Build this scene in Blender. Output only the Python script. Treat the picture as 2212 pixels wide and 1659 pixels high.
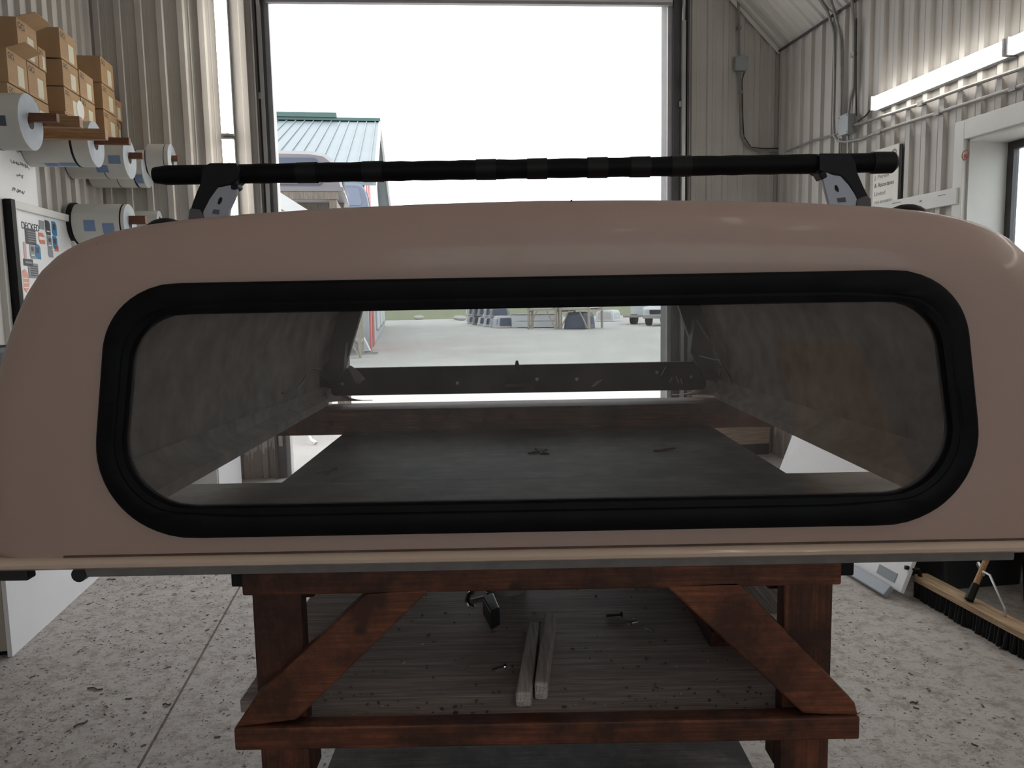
import bpy, bmesh, math, random
from mathutils import Vector, Matrix
random.seed(7)
for o in list(bpy.data.objects): bpy.data.objects.remove(o)
SC = bpy.context.scene
COL = SC.collection
PI = math.pi
# ------------------------------------------------------------------ camera
F, CX, CY = 1650.0, 1106.0, 829.5            # focal length and centre in pixels of the 2212x1659 frame
PITCH, ROLL, EYE = math.radians(6.2), math.radians(1.05), 1.55
TH = math.radians(8.3)                       # the hall is turned against the view axis
FWD = Vector((0, math.cos(PITCH), -math.sin(PITCH)))
_r = Vector((1, 0, 0)); _u = _r.cross(FWD)
RGT = _r*math.cos(ROLL) - _u*math.sin(ROLL)
UPV = _u*math.cos(ROLL) + _r*math.sin(ROLL)
ORG = Vector((0, 0, EYE))
cam = bpy.data.cameras.new('camera'); camo = bpy.data.objects.new('camera', cam); COL.objects.link(camo)
cam.sensor_width = 36.0; cam.lens = 36.0*F/2212.0; cam.clip_end = 500; cam.clip_start = 0.05
camo.matrix_world = Matrix(((RGT.x, UPV.x, -FWD.x, 0), (RGT.y, UPV.y, -FWD.y, 0), (RGT.z, UPV.z, -FWD.z, EYE), (0, 0, 0, 1)))
SC.camera = camo
# ------------------------------------------------------------------ world, exposure
w = bpy.data.worlds.new('overcast_sky'); SC.world = w; w.use_nodes = True
bg = w.node_tree.nodes['Background']; bg.inputs[0].default_value = (0.93, 0.97, 1.0, 1); bg.inputs[1].default_value = 3.4
SC.view_settings.view_transform = 'Standard'; SC.view_settings.look = 'None'
SC.view_settings.exposure = 0.0; SC.view_settings.gamma = 1.0; SC.view_settings.use_curve_mapping = False
TUBE = 13.0                                    # radiance of the wall tubes
FILL_TUBE = 13.0                               # radiance of the fill tubes added under the ceiling behind the camera
# ------------------------------------------------------------------ pixel -> point helpers
UV_, VV_ = Vector((math.cos(TH), math.sin(TH), 0)), Vector((-math.sin(TH), math.cos(TH), 0))
def ray(px, py): return FWD + RGT*((px-CX)/F) - UPV*((py-CY)/F)
def onplane(px, py, n, c):
    d = ray(px, py); return ORG + d*((c - n.dot(ORG))/n.dot(d))
def onz(px, py, z=0.0): return onplane(px, py, Vector((0, 0, 1)), z)
def ony(px, py, y): return onplane(px, py, Vector((0, 1, 0)), y)
def onu(px, py, u):
    p = onplane(px, py, UV_, u); return p.dot(VV_), p.z          # -> v, z on a side wall
def onv(px, py, v):
    p = onplane(px, py, VV_, v); return p.dot(UV_), p.z          # -> u, z on the front wall
def H(u, v, z=0.0): return UV_*u + VV_*v + Vector((0, 0, z))       # hall coordinates -> world
# ------------------------------------------------------------------ materials
MATS = {}
def newmat(name):
    m = bpy.data.materials.new(name); m.use_nodes = True; MATS[name] = m
    nt = m.node_tree; return m, nt, nt.nodes['Principled BSDF']
def col4(c): return (c[0], c[1], c[2], 1)
def coords(nt, scale=(1, 1, 1), kind='Object'):
    tc = nt.nodes.new('ShaderNodeTexCoord'); mp = nt.nodes.new('ShaderNodeMapping')
    mp.inputs['Scale'].default_value = scale
    nt.links.new(tc.outputs[kind], mp.inputs['Vector']); return mp.outputs['Vector']
def noise(nt, vec, scale, detail=4, rough=0.55):
    n = nt.nodes.new('ShaderNodeTexNoise'); n.inputs['Scale'].default_value = scale
    n.inputs['Detail'].default_value = detail; n.inputs['Roughness'].default_value = rough
    nt.links.new(vec, n.inputs['Vector']); return n.outputs['Fac']
def ramp(nt, fac, stops):
    r = nt.nodes.new('ShaderNodeValToRGB'); e = r.color_ramp.elements
    while len(e) < len(stops): e.new(0.5)
    for el, (p, c) in zip(e, stops): el.position = p; el.color = col4(c)
    nt.links.new(fac, r.inputs['Fac']); return r.outputs['Color']
def mixc(nt, fac, a, b, typ='MIX'):
    m = nt.nodes.new('ShaderNodeMix'); m.data_type = 'RGBA'; m.blend_type = typ
    if isinstance(fac, float): m.inputs[0].default_value = fac
    else: nt.links.new(fac, m.inputs[0])
    for s, i in ((a, 6), (b, 7)):
        if isinstance(s, tuple): m.inputs[i].default_value = col4(s)
        else: nt.links.new(s, m.inputs[i])
    return m.outputs[2]
def bump(nt, b, fac, strength=0.3, dist=0.005):
    n = nt.nodes.new('ShaderNodeBump'); n.inputs['Strength'].default_value = strength; n.inputs['Distance'].default_value = dist
    nt.links.new(fac, n.inputs['Height']); nt.links.new(n.outputs['Normal'], b.inputs['Normal'])
def plain(name, c, rough=0.5, metal=0.0, var=0.12, scale=6.0, coat=0.0, bmp=0.0, bscale=60.0, spec=0.5):
    m, nt, b = newmat(name)
    v = coords(nt); f = noise(nt, v, scale)
    lo = tuple(x*(1-var) for x in c); hi = tuple(min(1, x*(1+var)) for x in c)
    nt.links.new(ramp(nt, f, [(0.3, lo), (0.7, hi)]), b.inputs['Base Color'])
    b.inputs['Roughness'].default_value = rough; b.inputs['Metallic'].default_value = metal
    b.inputs['Specular IOR Level'].default_value = spec
    if coat: b.inputs['Coat Weight'].default_value = coat; b.inputs['Coat Roughness'].default_value = 0.08
    if bmp: bump(nt, b, noise(nt, v, bscale, 3), bmp, 0.002)
    return m
def wood(name, dark, light, axis=1, rough=0.7, knots=True, stain=0.0):
    m, nt, b = newmat(name)
    s = [14.0, 14.0, 14.0]; s[axis] = 1.2
    v = coords(nt, tuple(s)); f = noise(nt, v, 3.0, 6, 0.65)
    s2 = [60.0, 60.0, 60.0]; s2[axis] = 2.0
    fg = noise(nt, coords(nt, tuple(s2)), 3.0, 5, 0.7)
    c = ramp(nt, f, [(0.30, dark), (0.70, light)])
    c = mixc(nt, ramp(nt, fg, [(0.42, (0.75, 0.75, 0.75)), (0.60, (0, 0, 0))]), c, tuple(x*0.55 for x in dark))
    v2 = coords(nt); g = noise(nt, v2, 5.0, 5, 0.7)
    c = mixc(nt, ramp(nt, g, [(0.42, (1, 1, 1)), (0.62, (0, 0, 0))]), c, tuple(x*0.35 for x in dark)) if stain else c
    if knots:
        vo = nt.nodes.new('ShaderNodeTexVoronoi'); vo.inputs['Scale'].default_value = 7.0
        nt.links.new(v2, vo.inputs['Vector'])
        c = mixc(nt, ramp(nt, vo.outputs['Distance'], [(0.06, (1, 1, 1)), (0.12, (0, 0, 0))]), c, tuple(x*0.25 for x in dark))
    nt.links.new(c, b.inputs['Base Color']); b.inputs['Roughness'].default_value = rough
    bump(nt, b, f, 0.25, 0.003); return m
def emit(name, c, s):
    m, nt, b = newmat(name); b.inputs['Base Color'].default_value = col4(c)
    b.inputs['Emission Color'].default_value = col4(c); b.inputs['Emission Strength'].default_value = s; return m
def glass(name, tint, dust=0.03, dustc=(0.5, 0.47, 0.45), refl=1.0):
    m, nt, b = newmat(name); nt.nodes.remove(b); out = nt.nodes['Material Output']
    tr = nt.nodes.new('ShaderNodeBsdfTransparent'); tr.inputs[0].default_value = col4(tint)
    gl = nt.nodes.new('ShaderNodeBsdfGlossy'); gl.inputs['Roughness'].default_value = 0.03
    df = nt.nodes.new('ShaderNodeBsdfDiffuse'); df.inputs[0].default_value = col4(dustc)
    fr = nt.nodes.new('ShaderNodeFresnel'); fr.inputs['IOR'].default_value = 1.45
    geo = nt.nodes.new('ShaderNodeNewGeometry'); ior = nt.nodes.new('ShaderNodeMapRange')   # same reflectance from both sides of the pane
    ior.inputs['To Min'].default_value = 1.45; ior.inputs['To Max'].default_value = 1/1.45
    nt.links.new(geo.outputs['Backfacing'], ior.inputs['Value']); nt.links.new(ior.outputs[0], fr.inputs['IOR'])
    v = coords(nt); f = noise(nt, v, 7.0, 6, 0.7)
    mr = nt.nodes.new('ShaderNodeMapRange'); mr.inputs['From Min'].default_value = 0.35; mr.inputs['From Max'].default_value = 0.7
    mr.inputs['To Min'].default_value = dust*0.6; mr.inputs['To Max'].default_value = dust*1.6
    nt.links.new(f, mr.inputs['Value'])
    m1 = nt.nodes.new('ShaderNodeMixShader'); m2 = nt.nodes.new('ShaderNodeMixShader')
    nt.links.new(mr.outputs[0], m1.inputs[0]); nt.links.new(tr.outputs[0], m1.inputs[1]); nt.links.new(df.outputs[0], m1.inputs[2])
    nt.links.new(fr.outputs[0], m2.inputs[0]); nt.links.new(m1.outputs[0], m2.inputs[1]); nt.links.new(gl.outputs[0], m2.inputs[2])
    nt.links.new(m2.outputs[0], out.inputs['Surface']); return m
# ------------------------------------------------------------------ mesh builder
class MB:
    def __init__(s): s.v = []; s.f = []; s.m = []
    def add(s, vs, fs, mi=0):
        n = len(s.v); s.v += [Vector(p) for p in vs]; s.f += [tuple(i+n for i in f) for f in fs]; s.m += [mi]*len(fs); return s
    def box(s, c, d, R=None, mi=0):
        vs = []
        for x in (-.5, .5):
            for y in (-.5, .5):
                for z in (-.5, .5):
                    p = Vector((x*d[0], y*d[1], z*d[2]))
                    if R: p = R @ p
                    vs.append(p + Vector(c))
        return s.add(vs, [(0, 1, 3, 2), (4, 6, 7, 5), (0, 4, 5, 1), (2, 3, 7, 6), (0, 2, 6, 4), (1, 5, 7, 3)], mi)
    def span(s, a, b, mi=0):
        return s.box([(x+y)/2 for x, y in zip(a, b)], [abs(y-x) for x, y in zip(a, b)], None, mi)
    def bar(s, p0, p1, w, h, up=(0, 0, 1), mi=0):
        p0, p1 = Vector(p0), Vector(p1); d = (p1-p0); L = d.length; d.normalize()
        x = d.cross(Vector(up)); x.normalize(); z = x.cross(d)
        R = Matrix((x, d, z)).transposed(); return s.box((p0+p1)/2, (w, L, h), R, mi)
    def prism(s, poly, t0, t1, mi=0):
        # poly: list of 3d points (planar); extruded by vectors t0 and t1
        n = len(poly); t0, t1 = Vector(t0), Vector(t1)
        vs = [Vector(p)+t0 for p in poly] + [Vector(p)+t1 for p in poly]
        fs = [tuple(range(n))[::-1], tuple(range(n, 2*n))] + [(i, (i+1) % n, n+(i+1) % n, n+i) for i in range(n)]
        return s.add(vs, fs, mi)
    def cyl(s, p0, p1, r0, r1=None, n=20, caps=True, mi=0):
        p0, p1 = Vector(p0), Vector(p1); r1 = r0 if r1 is None else r1
        d = (p1-p0).normalized(); a = d.orthogonal().normalized(); b = d.cross(a)
        vs = [p0 + (a*math.cos(t)+b*math.sin(t))*r0 for t in [2*PI*i/n for i in range(n)]]
        vs += [p1 + (a*math.cos(t)+b*math.sin(t))*r1 for t in [2*PI*i/n for i in range(n)]]
        fs = [(i, (i+1) % n, n+(i+1) % n, n+i) for i in range(n)]
        if caps: fs += [tuple(range(n))[::-1], tuple(range(n, 2*n))]
        return s.add(vs, fs, mi)
    def pipe(s, p0, p1, ro, ri, n=28, mi=0):
        p0, p1 = Vector(p0), Vector(p1); d = (p1-p0).normalized(); a = d.orthogonal().normalized(); b = d.cross(a)
        vs = []
        for p, r in ((p0, ro), (p1, ro), (p1, ri), (p0, ri)):
            vs += [p + (a*math.cos(2*PI*i/n)+b*math.sin(2*PI*i/n))*r for i in range(n)]
        fs = [(k*n+i, k*n+(i+1) % n, ((k+1) % 4)*n+(i+1) % n, ((k+1) % 4)*n+i) for k in range(4) for i in range(n)]
        return s.add(vs, fs, mi)
    def tube(s, pts, r, n=8, mi=0):
        pts = [Vector(p) for p in pts]; prev = None; base = len(s.v); vs = []; fs = []
        for i, p in enumerate(pts):
            d = (pts[min(i+1, len(pts)-1)] - pts[max(i-1, 0)]).normalized()
            a = (d.orthogonal() if prev is None else prev - d*prev.dot(d)).normalized(); prev = a; b = d.cross(a)
            vs += [p + (a*math.cos(2*PI*k/n)+b*math.sin(2*PI*k/n))*r for k in range(n)]
        for i in range(len(pts)-1):
            fs += [(i*n+k, i*n+(k+1) % n, (i+1)*n+(k+1) % n, (i+1)*n+k) for k in range(n)]
        m = (len(pts)-1)*n
        fs += [tuple(range(n))[::-1], tuple(range(m, m+n))]
        return s.add(vs, fs, mi)
    def loft(s, rings, closed=True, caps=False, mi=0):
        n = len(rings[0]); vs = [p for r in rings for p in r]; fs = []
        for i in range(len(rings)-1):
            for k in range(n if closed else n-1):
                fs.append((i*n+k, i*n+(k+1) % n, (i+1)*n+(k+1) % n, (i+1)*n+k))
        if caps: fs += [tuple(range(n))[::-1], tuple(range((len(rings)-1)*n, len(rings)*n))]
        return s.add(vs, fs, mi)
    def build(s, name, mat, parent=None, smooth=False, bevel=0.0, M=None, kind=None):
        me = bpy.data.meshes.new(name); me.from_pydata([tuple(p) for p in s.v], [], s.f)
        for x in (mat if isinstance(mat, (list, tuple)) else [mat]): me.materials.append(MATS[x] if isinstance(x, str) else x)
        if any(s.m): me.polygons.foreach_set('material_index', s.m)
        bm = bmesh.new(); bm.from_mesh(me); bmesh.ops.recalc_face_normals(bm, faces=bm.faces); bm.to_mesh(me); bm.free()
        if smooth:
            me.polygons.foreach_set('use_smooth', [True]*len(me.polygons))
            try: me.set_sharp_from_angle(angle=math.radians(38))
            except Exception: pass
        o = bpy.data.objects.new(name, me); COL.objects.link(o)
        if parent: o.parent = parent
        if M is not None: o.matrix_world = M
        if bevel:
            b = o.modifiers.new('bevel', 'BEVEL'); b.width = bevel; b.segments = 2; b.limit_method = 'ANGLE'
        if kind: o['kind'] = kind
        return o
def tag(o, label, cat, group=None):
    o['label'] = label; o['category'] = cat
    if group: o['group'] = group
    return o
def thing(name, label, cat, loc=(0, 0, 0), rz=0.0, group=None):
    o = bpy.data.objects.new(name, None); COL.objects.link(o); o.empty_display_size = 0.1
    o.location = loc; o.rotation_euler = (0, 0, rz); return tag(o, label, cat, group)
def hall(name, label, cat, u, v, z=0.0, group=None): return thing(name, label, cat, H(u, v, z), TH, group)
def copy_tree(o, parent=None):
    c = o.copy(); COL.objects.link(c); c.parent = parent
    for ch in list(o.children): copy_tree(ch, c)
    return c
def text(body, size, mat, name, parent, M, ext=0.0004, align='LEFT'):
    cu = bpy.data.curves.new(name, 'FONT'); cu.body = body; cu.size = size; cu.extrude = ext; cu.align_x = align
    t = bpy.data.objects.new(name, cu); COL.objects.link(t); bpy.context.view_layer.update()
    me = bpy.data.meshes.new_from_object(t); bpy.data.objects.remove(t)
    me.materials.clear(); me.materials.append(MATS[mat]); me.name = name
    o = bpy.data.objects.new(name, me); COL.objects.link(o); o.parent = parent; o.matrix_local = M; return o
def frame(x, y, loc):
    x, y = Vector(x).normalized(), Vector(y).normalized(); z = x.cross(y)
    M = Matrix((x, y, z)).transposed().to_4x4(); M.translation = Vector(loc); return M
def rounded(pts, radii, seg=10):
    out = []; n = len(pts)
    for i in range(n):
        p, a, b = Vector(pts[i]), Vector(pts[i-1]), Vector(pts[(i+1) % n])
        da, db = (a-p).normalized(), (b-p).normalized(); ang = da.angle(db); r = radii[i]
        t = r/math.tan(ang/2); c = p + (da+db).normalized()*(r/math.sin(ang/2)); s, e = p+da*t - c, p+db*t - c
        tot = s.angle(e); cr = 1 if (s.x*e.y - s.y*e.x) > 0 else -1
        for k in range(seg+1):
            q = tot*k/seg*cr; out.append(Vector((s.x*math.cos(q)-s.y*math.sin(q), s.x*math.sin(q)+s.y*math.cos(q))) + c)
    return out
def polar(loop, c, N, asp):
    # resample a closed 2d loop by angle around c, angles measured with x scaled by asp
    P = [Vector(((p[0]-c[0])*asp, p[1]-c[1])) for p in loop]; out = []
    for i in range(N):
        t = 2*PI*(i+0.5)/N; d = Vector((math.cos(t), math.sin(t))); best = None
        for k in range(len(P)):
            a, b = P[k], P[(k+1) % len(P)]; e = b-a; den = d.x*e.y - d.y*e.x
            if abs(den) < 1e-12: continue
            s = (a.x*e.y - a.y*e.x)/den; q = (a.x*d.y - a.y*d.x)/den
            if s > 0 and -1e-6 <= q <= 1+1e-6 and (best is None or s > best): best = s
        out.append((d.x*best/asp + c[0], d.y*best + c[1]))
    return out
# ------------------------------------------------------------------ material palette
plain('wall_white', (0.60, 0.58, 0.55), 0.55, 0, 0.07, 1.5)
def wallmat():
    m, nt, b = newmat('wall_sheet')
    v = coords(nt); f = noise(nt, v, 1.3, 5); c = ramp(nt, f, [(0.3, (0.44, 0.41, 0.38)), (0.7, (0.54, 0.515, 0.485))])
    sx = nt.nodes.new('ShaderNodeSeparateXYZ'); nt.links.new(v, sx.inputs[0])
    v2 = coords(nt, (9, 9, 1.0)); g = noise(nt, v2, 2.0, 6, 0.7)
    a = nt.nodes.new('ShaderNodeMath'); a.operation = 'MULTIPLY_ADD'; a.inputs[1].default_value = 0.75; a.inputs[2].default_value = -0.12
    nt.links.new(g, a.inputs[0])
    l = nt.nodes.new('ShaderNodeMath'); l.operation = 'LESS_THAN'; nt.links.new(sx.outputs[2], l.inputs[0]); nt.links.new(a.outputs[0], l.inputs[1])
    h = nt.nodes.new('ShaderNodeMath'); h.operation = 'MULTIPLY'; h.inputs[1].default_value = 0.7; nt.links.new(l.outputs[0], h.inputs[0])
    nt.links.new(mixc(nt, h.outputs[0], c, (0.16, 0.10, 0.075)), b.inputs['Base Color'])   # rusty splash dirt at the foot of the sheets
    b.inputs['Roughness'].default_value = 0.5
wallmat()
plain('wall_trim', (0.70, 0.69, 0.66), 0.5, 0, 0.06, 3)
plain('jamb_dark', (0.075, 0.07, 0.075), 0.5, 0.2, 0.2, 4)
plain('jamb_grey', (0.35, 0.34, 0.36), 0.5, 0.2, 0.1, 4)
plain('track', (0.45, 0.44, 0.43), 0.4, 0.8, 0.1, 4)
plain('galvanised', (0.27, 0.26, 0.25), 0.5, 0.35, 0.15, 9)
plain('box_grey', (0.33, 0.35, 0.36), 0.45, 0.3, 0.08, 5)
plain('ceiling_sheet', (0.62, 0.61, 0.58), 0.5, 0, 0.06, 1.5)
plain('black', (0.007, 0.007, 0.008), 0.55, 0, 0.2, 8, spec=0.25)
plain('rubber', (0.005, 0.005, 0.006), 0.55, 0, 0.3, 14, 0, 0.15, 120, 0.12)
plain('black_plastic', (0.02, 0.022, 0.024), 0.35, 0, 0.2, 9)
plain('seal_grey', (0.17, 0.155, 0.15), 0.75, 0, 0.15, 20, 0, 0.3, 90)
plain('gelcoat', (0.42, 0.292, 0.252), 0.48, 0.0, 0.03, 2.0, 0.12, 0.06, 900)
plain('bead_cream', (0.62, 0.47, 0.37), 0.3, 0, 0.05, 4, 0.4)
plain('bead_line', (0.10, 0.06, 0.045), 0.7, 0, 0.3, 30)
plain('liner', (0.52, 0.46, 0.44), 0.95, 0, 0.28, 9, 0, 0.5, 220)
plain('liner_pale', (0.58, 0.53, 0.50), 0.9, 0, 0.2, 12, 0, 0.4, 160)
plain('grey_plate', (0.34, 0.35, 0.40), 0.42, 0.15, 0.06, 6)
plain('pad_grey', (0.10, 0.095, 0.10), 0.7, 0, 0.1, 8)
wood('stain_x', (0.12, 0.036, 0.018), (0.34, 0.10, 0.045), 0, 0.62, True, 0.6)
wood('stain_y', (0.12, 0.036, 0.018), (0.34, 0.10, 0.045), 1, 0.62, True, 0.6)
wood('stain_z', (0.11, 0.034, 0.018), (0.30, 0.09, 0.042), 2, 0.62, True, 0.6)
wood('stain_d', (0.17, 0.05, 0.024), (0.46, 0.15, 0.062), 0, 0.6, True, 0.3)
wood('deck', (0.085, 0.068, 0.066), (0.18, 0.15, 0.145), 0, 0.6, False, 0.3)
wood('shelf_ply', (0.40, 0.315, 0.29), (0.58, 0.47, 0.44), 0, 0.62, False)
wood('old_batten', (0.50, 0.42, 0.39), (0.72, 0.62, 0.57), 1, 0.8, False)
wood('pine', (0.32, 0.16, 0.075), (0.52, 0.30, 0.15), 0, 0.65, True)
wood('pine_dark', (0.13, 0.05, 0.025), (0.22, 0.09, 0.045), 0, 0.65, True)
wood('plywood', (0.40, 0.29, 0.22), (0.58, 0.45, 0.35), 0, 0.75, False)
wood('rack_pale', (0.42, 0.36, 0.30), (0.62, 0.55, 0.47), 2, 0.8, False)
wood('rack_near', (0.19, 0.165, 0.14), (0.29, 0.25, 0.215), 2, 0.8, False)
wood('broom_block', (0.42, 0.27, 0.15), (0.60, 0.43, 0.27), 1, 0.7, False)
wood('handle_wood', (0.42, 0.22, 0.09), (0.55, 0.31, 0.14), 2, 0.5, False)
plain('sheet_orange', (0.80, 0.45, 0.13), 0.7, 0, 0.06, 3)
plain('cardboard', (0.42, 0.27, 0.145), 0.85, 0, 0.1, 6)
plain('cardboard_side', (0.36, 0.21, 0.11), 0.85, 0, 0.1, 6)
plain('paper', (0.78, 0.76, 0.70), 0.8, 0, 0.03, 5)
plain('paper_warm', (0.66, 0.62, 0.48), 0.8, 0, 0.04, 5)
plain('ink', (0.05, 0.045, 0.045), 0.7)
plain('ink_soft', (0.30, 0.29, 0.29), 0.8)
plain('ink_red', (0.30, 0.07, 0.06), 0.7)
plain('foam_white', (0.56, 0.56, 0.53), 0.6, 0, 0.05, 4)
plain('foam_side', (0.38, 0.41, 0.45), 0.65, 0, 0.08, 14)
plain('tape_blue', (0.17, 0.25, 0.42), 0.4, 0, 0.1, 20)
plain('tape_dark', (0.06, 0.08, 0.10), 0.4, 0, 0.1, 20)
plain('tape_clear', (0.42, 0.38, 0.36), 0.3, 0, 0.1, 30)
plain('melamine', (0.78, 0.78, 0.80), 0.35, 0, 0.03, 2)
plain('melamine_edge', (0.40, 0.34, 0.30), 0.6, 0, 0.06, 4)
plain('lid_white', (0.80, 0.79, 0.80), 0.4, 0, 0.03, 3)
plain('lid_grey', (0.30, 0.32, 0.36), 0.5, 0, 0.06, 5)
plain('steel', (0.55, 0.55, 0.54), 0.28, 0.9, 0.1, 12)
plain('chrome', (0.75, 0.75, 0.74), 0.12, 1.0, 0.05, 12)
plain('cable', (0.02, 0.02, 0.02), 0.6)
plain('chip_dark', (0.14, 0.11, 0.09), 0.9, 0, 0.3, 40)
plain('chip_pale', (0.42, 0.36, 0.29), 0.9, 0, 0.25, 40)
plain('sticker_blue', (0.03, 0.20, 0.42), 0.4)
plain('sticker_grey', (0.25, 0.27, 0.29), 0.5)
plain('sticker_dark', (0.05, 0.05, 0.06), 0.5)
plain('sticker_orange', (0.62, 0.20, 0.12), 0.5)
plain('sticker_coral', (0.75, 0.36, 0.28), 0.5)
plain('sticker_pink', (0.65, 0.42, 0.45), 0.5)
plain('board_white', (0.82, 0.83, 0.84), 0.4, 0, 0.02, 3)
emit('tube_glow', (1.0, 0.96, 0.88), TUBE)
emit('fill_tube_glow', (1.0, 0.90, 0.82), FILL_TUBE)
glass('glass_rear', (0.93, 0.93, 0.93), 0.055, (0.62, 0.55, 0.53))
glass('glass_front', (0.71, 0.735, 0.735), 0.02)
glass('glass_clear', (0.9, 0.93, 0.93), 0.01)
plain('grass', (0.20, 0.205, 0.115), 0.95, 0, 0.2, 0.4)
plain('green_roof', (0.115, 0.145, 0.155), 0.5, 0.0, 0.06, 0.4)
plain('green_ridge', (0.035, 0.085, 0.075), 0.5, 0, 0.05, 0.4)
plain('shop_white', (0.48, 0.48, 0.485), 0.6, 0, 0.04, 0.5)
plain('shop_red', (0.50, 0.07, 0.06), 0.6, 0, 0.06, 0.5)
plain('cap_white', (0.62, 0.63, 0.64), 0.4, 0, 0.04, 2)
plain('cap_mauve', (0.50, 0.47, 0.49), 0.4, 0, 0.04, 2)
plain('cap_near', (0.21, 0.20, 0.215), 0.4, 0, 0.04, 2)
plain('cap_blue', (0.085, 0.10, 0.14), 0.35, 0, 0.05, 2)
plain('cap_glass', (0.09, 0.11, 0.16), 0.12, 0, 0.05, 2)
plain('tyre', (0.03, 0.03, 0.03), 0.8)
plain('trailer_grey', (0.33, 0.32, 0.32), 0.5, 0.3, 0.1, 3)
def gravel():
    m, nt, b = newmat('gravel'); v = coords(nt)
    f = noise(nt, v, 0.35, 8, 0.7); g = noise(nt, v, 6.0, 6, 0.75)
    c = ramp(nt, f, [(0.3, (0.43, 0.40, 0.375)), (0.7, (0.56, 0.53, 0.50))])
    c = mixc(nt, ramp(nt, g, [(0.60, (0, 0, 0)), (0.68, (0.5, 0.5, 0.5))]), c, (0.25, 0.20, 0.17))
    nt.links.new(c, b.inputs['Base Color']); b.inputs['Roughness'].default_value = 0.95; bump(nt, b, g, 0.4, 0.02)
gravel()
def concrete():
    m, nt, b = newmat('concrete'); v = coords(nt)
    f = noise(nt, v, 0.9, 6, 0.6); g = noise(nt, v, 14.0, 8, 0.8)
    v3 = coords(nt, (1, 3.0, 1)); h = noise(nt, v3, 26.0, 4, 0.7)
    c = ramp(nt, f, [(0.3, (0.40, 0.365, 0.34)), (0.7, (0.52, 0.48, 0.45))])
    c = mixc(nt, ramp(nt, g, [(0.47, (0, 0, 0)), (0.60, (0.8, 0.8, 0.8))]), c, (0.26, 0.205, 0.165))
    c = mixc(nt, ramp(nt, h, [(0.58, (0, 0, 0)), (0.64, (0.7, 0.7, 0.7))]), c, (0.14, 0.11, 0.09))
    nt.links.new(c, b.inputs['Base Color']); b.inputs['Roughness'].default_value = 0.55
    bump(nt, b, g, 0.6, 0.012)
concrete()

# ================================================================== THE HALL
UL, UR, VF, VB, ZE, ZC = -2.465, 3.65, 7.05, -4.2, 3.86, 5.2     # left, right, front and back walls, eave, ceiling
DL, DR, ZD = -1.01, 2.53, 4.16                                    # door opening
COVE = 0.93
UC = UR - (ZC-ZE)/COVE
def ztop(u): return min(ZC, ZE + (UR-u)*COVE)
def struct(o): o['kind'] = 'structure'; return o
RIB = [(0.0, 0), (0.040, 0), (0.052, 0.028), (0.096, 0.028), (0.108, 0), (0.132, 0), (0.135, 0.003), (0.140, 0.003), (0.143, 0)]
def sheet(parent, a0, a1, zb, zt, P, mat='wall_sheet', pitch=0.165, per=6, hgt=1.0):
    """ribbed metal sheets laid side by side: P(a, h, z) -> world; a along the wall, h into the room"""
    L = a1-a0; n = max(1, round(L/(pitch*per))); w = L/n; sh = []
    for k in range(n):
        b0 = a0+k*w; m = max(1, round(w/pitch)); pw = w/m; pts = []
        for j in range(m):
            pts += [(b0 + (j + q/0.165)*pw, hh*hgt) for q, hh in RIB]
        pts.append((b0+w, 0.0)); b = MB(); vs = []; fs = []
        for (a, hh) in pts:
            vs += [P(a, 0.012+hh, zb(a)), P(a, 0.012+hh, zt(a))]
        for i in range(len(pts)-1): fs.append((2*i, 2*i+2, 2*i+3, 2*i+1))
        b.add(vs, fs); o = b.build('panel', mat, parent)
# floor
b = MB(); b.prism([H(UL-0.2, VB-0.2), H(UR+0.2, VB-0.2), H(UR+0.2, VF+0.16), H(UL-0.2, VF+0.16)], (0, 0, 0), (0, 0, -0.15))
struct(b.build('floor', 'concrete'))
# floor joint (saw cut with dirt) runs along the hall at u = -0.925
b = MB(); b.prism([H(-0.931, -2), H(-0.921, -2), H(-0.919, 6.9), H(-0.928, 6.9)], (0, 0, 0.0003), (0, 0, 0.0012))
struct(b.build('trim_1', 'chip_dark'))
# front wall
b = MB()
for (u0, u1, z0, f) in ((UL-0.2, DL-0.0, 0.0, None), (DR, UR+0.0, 0.0, None), (DL, DR, ZD+0.1, None)):
    poly = [H(u0, VF, z0), H(u1, VF, z0), H(u1, VF, ztop(u1))]
    if u0 < UC < u1: poly.append(H(UC, VF, ZC))
    poly.append(H(u0, VF, ztop(u0)))
    b.prism(poly, (0, 0, 0), VV_*0.15)
wf = struct(b.build('wall_front', 'wall_white'))
sheet(wf, UL, -1.14, lambda a: 0.0, ztop, lambda a, h, z: H(a, VF-h, z))
sheet(wf, 2.715, UR, lambda a: 0.0, ztop, lambda a, h, z: H(a, VF-h, z), hgt=0.55)
sheet(wf, -1.14, 2.715, lambda a: ZD+0.14, ztop, lambda a, h, z: H(a, VF-h, z))
# side walls
b = MB(); b.prism([H(UL, VB, 0), H(UL, VF, 0), H(UL, VF, ZC), H(UL, VB, ZC)], (0, 0, 0), UV_*-0.15)
wl = struct(b.build('wall_left', 'wall_white'))
sheet(wl, VB, VF, lambda a: 0.0, lambda a: ZC, lambda a, h, z: H(UL+h, a, z))
WV0, WV1, WZ0, WZ1 = 2.9, 4.52, 1.15, 2.52                        # window hole in the right wall
b = MB()
for (v0, v1, z0, z1) in ((VB, WV0, 0, ZE), (WV1, VF+0.15, 0, ZE), (WV0, WV1, 0, WZ0), (WV0, WV1, WZ1, ZE)):
    b.prism([H(UR, v0, z0), H(UR, v1, z0), H(UR, v1, z1), H(UR, v0, z1)], (0, 0, 0), UV_*0.30)
wr = struct(b.build('wall_right', 'wall_white'))
P = lambda a, h, z: H(UR-h, a, z)
sheet(wr, VB, WV0, lambda a: 0.0, lambda a: ZE, P)
sheet(wr, WV1, VF, lambda a: 0.0, lambda a: ZE, P)
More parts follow.
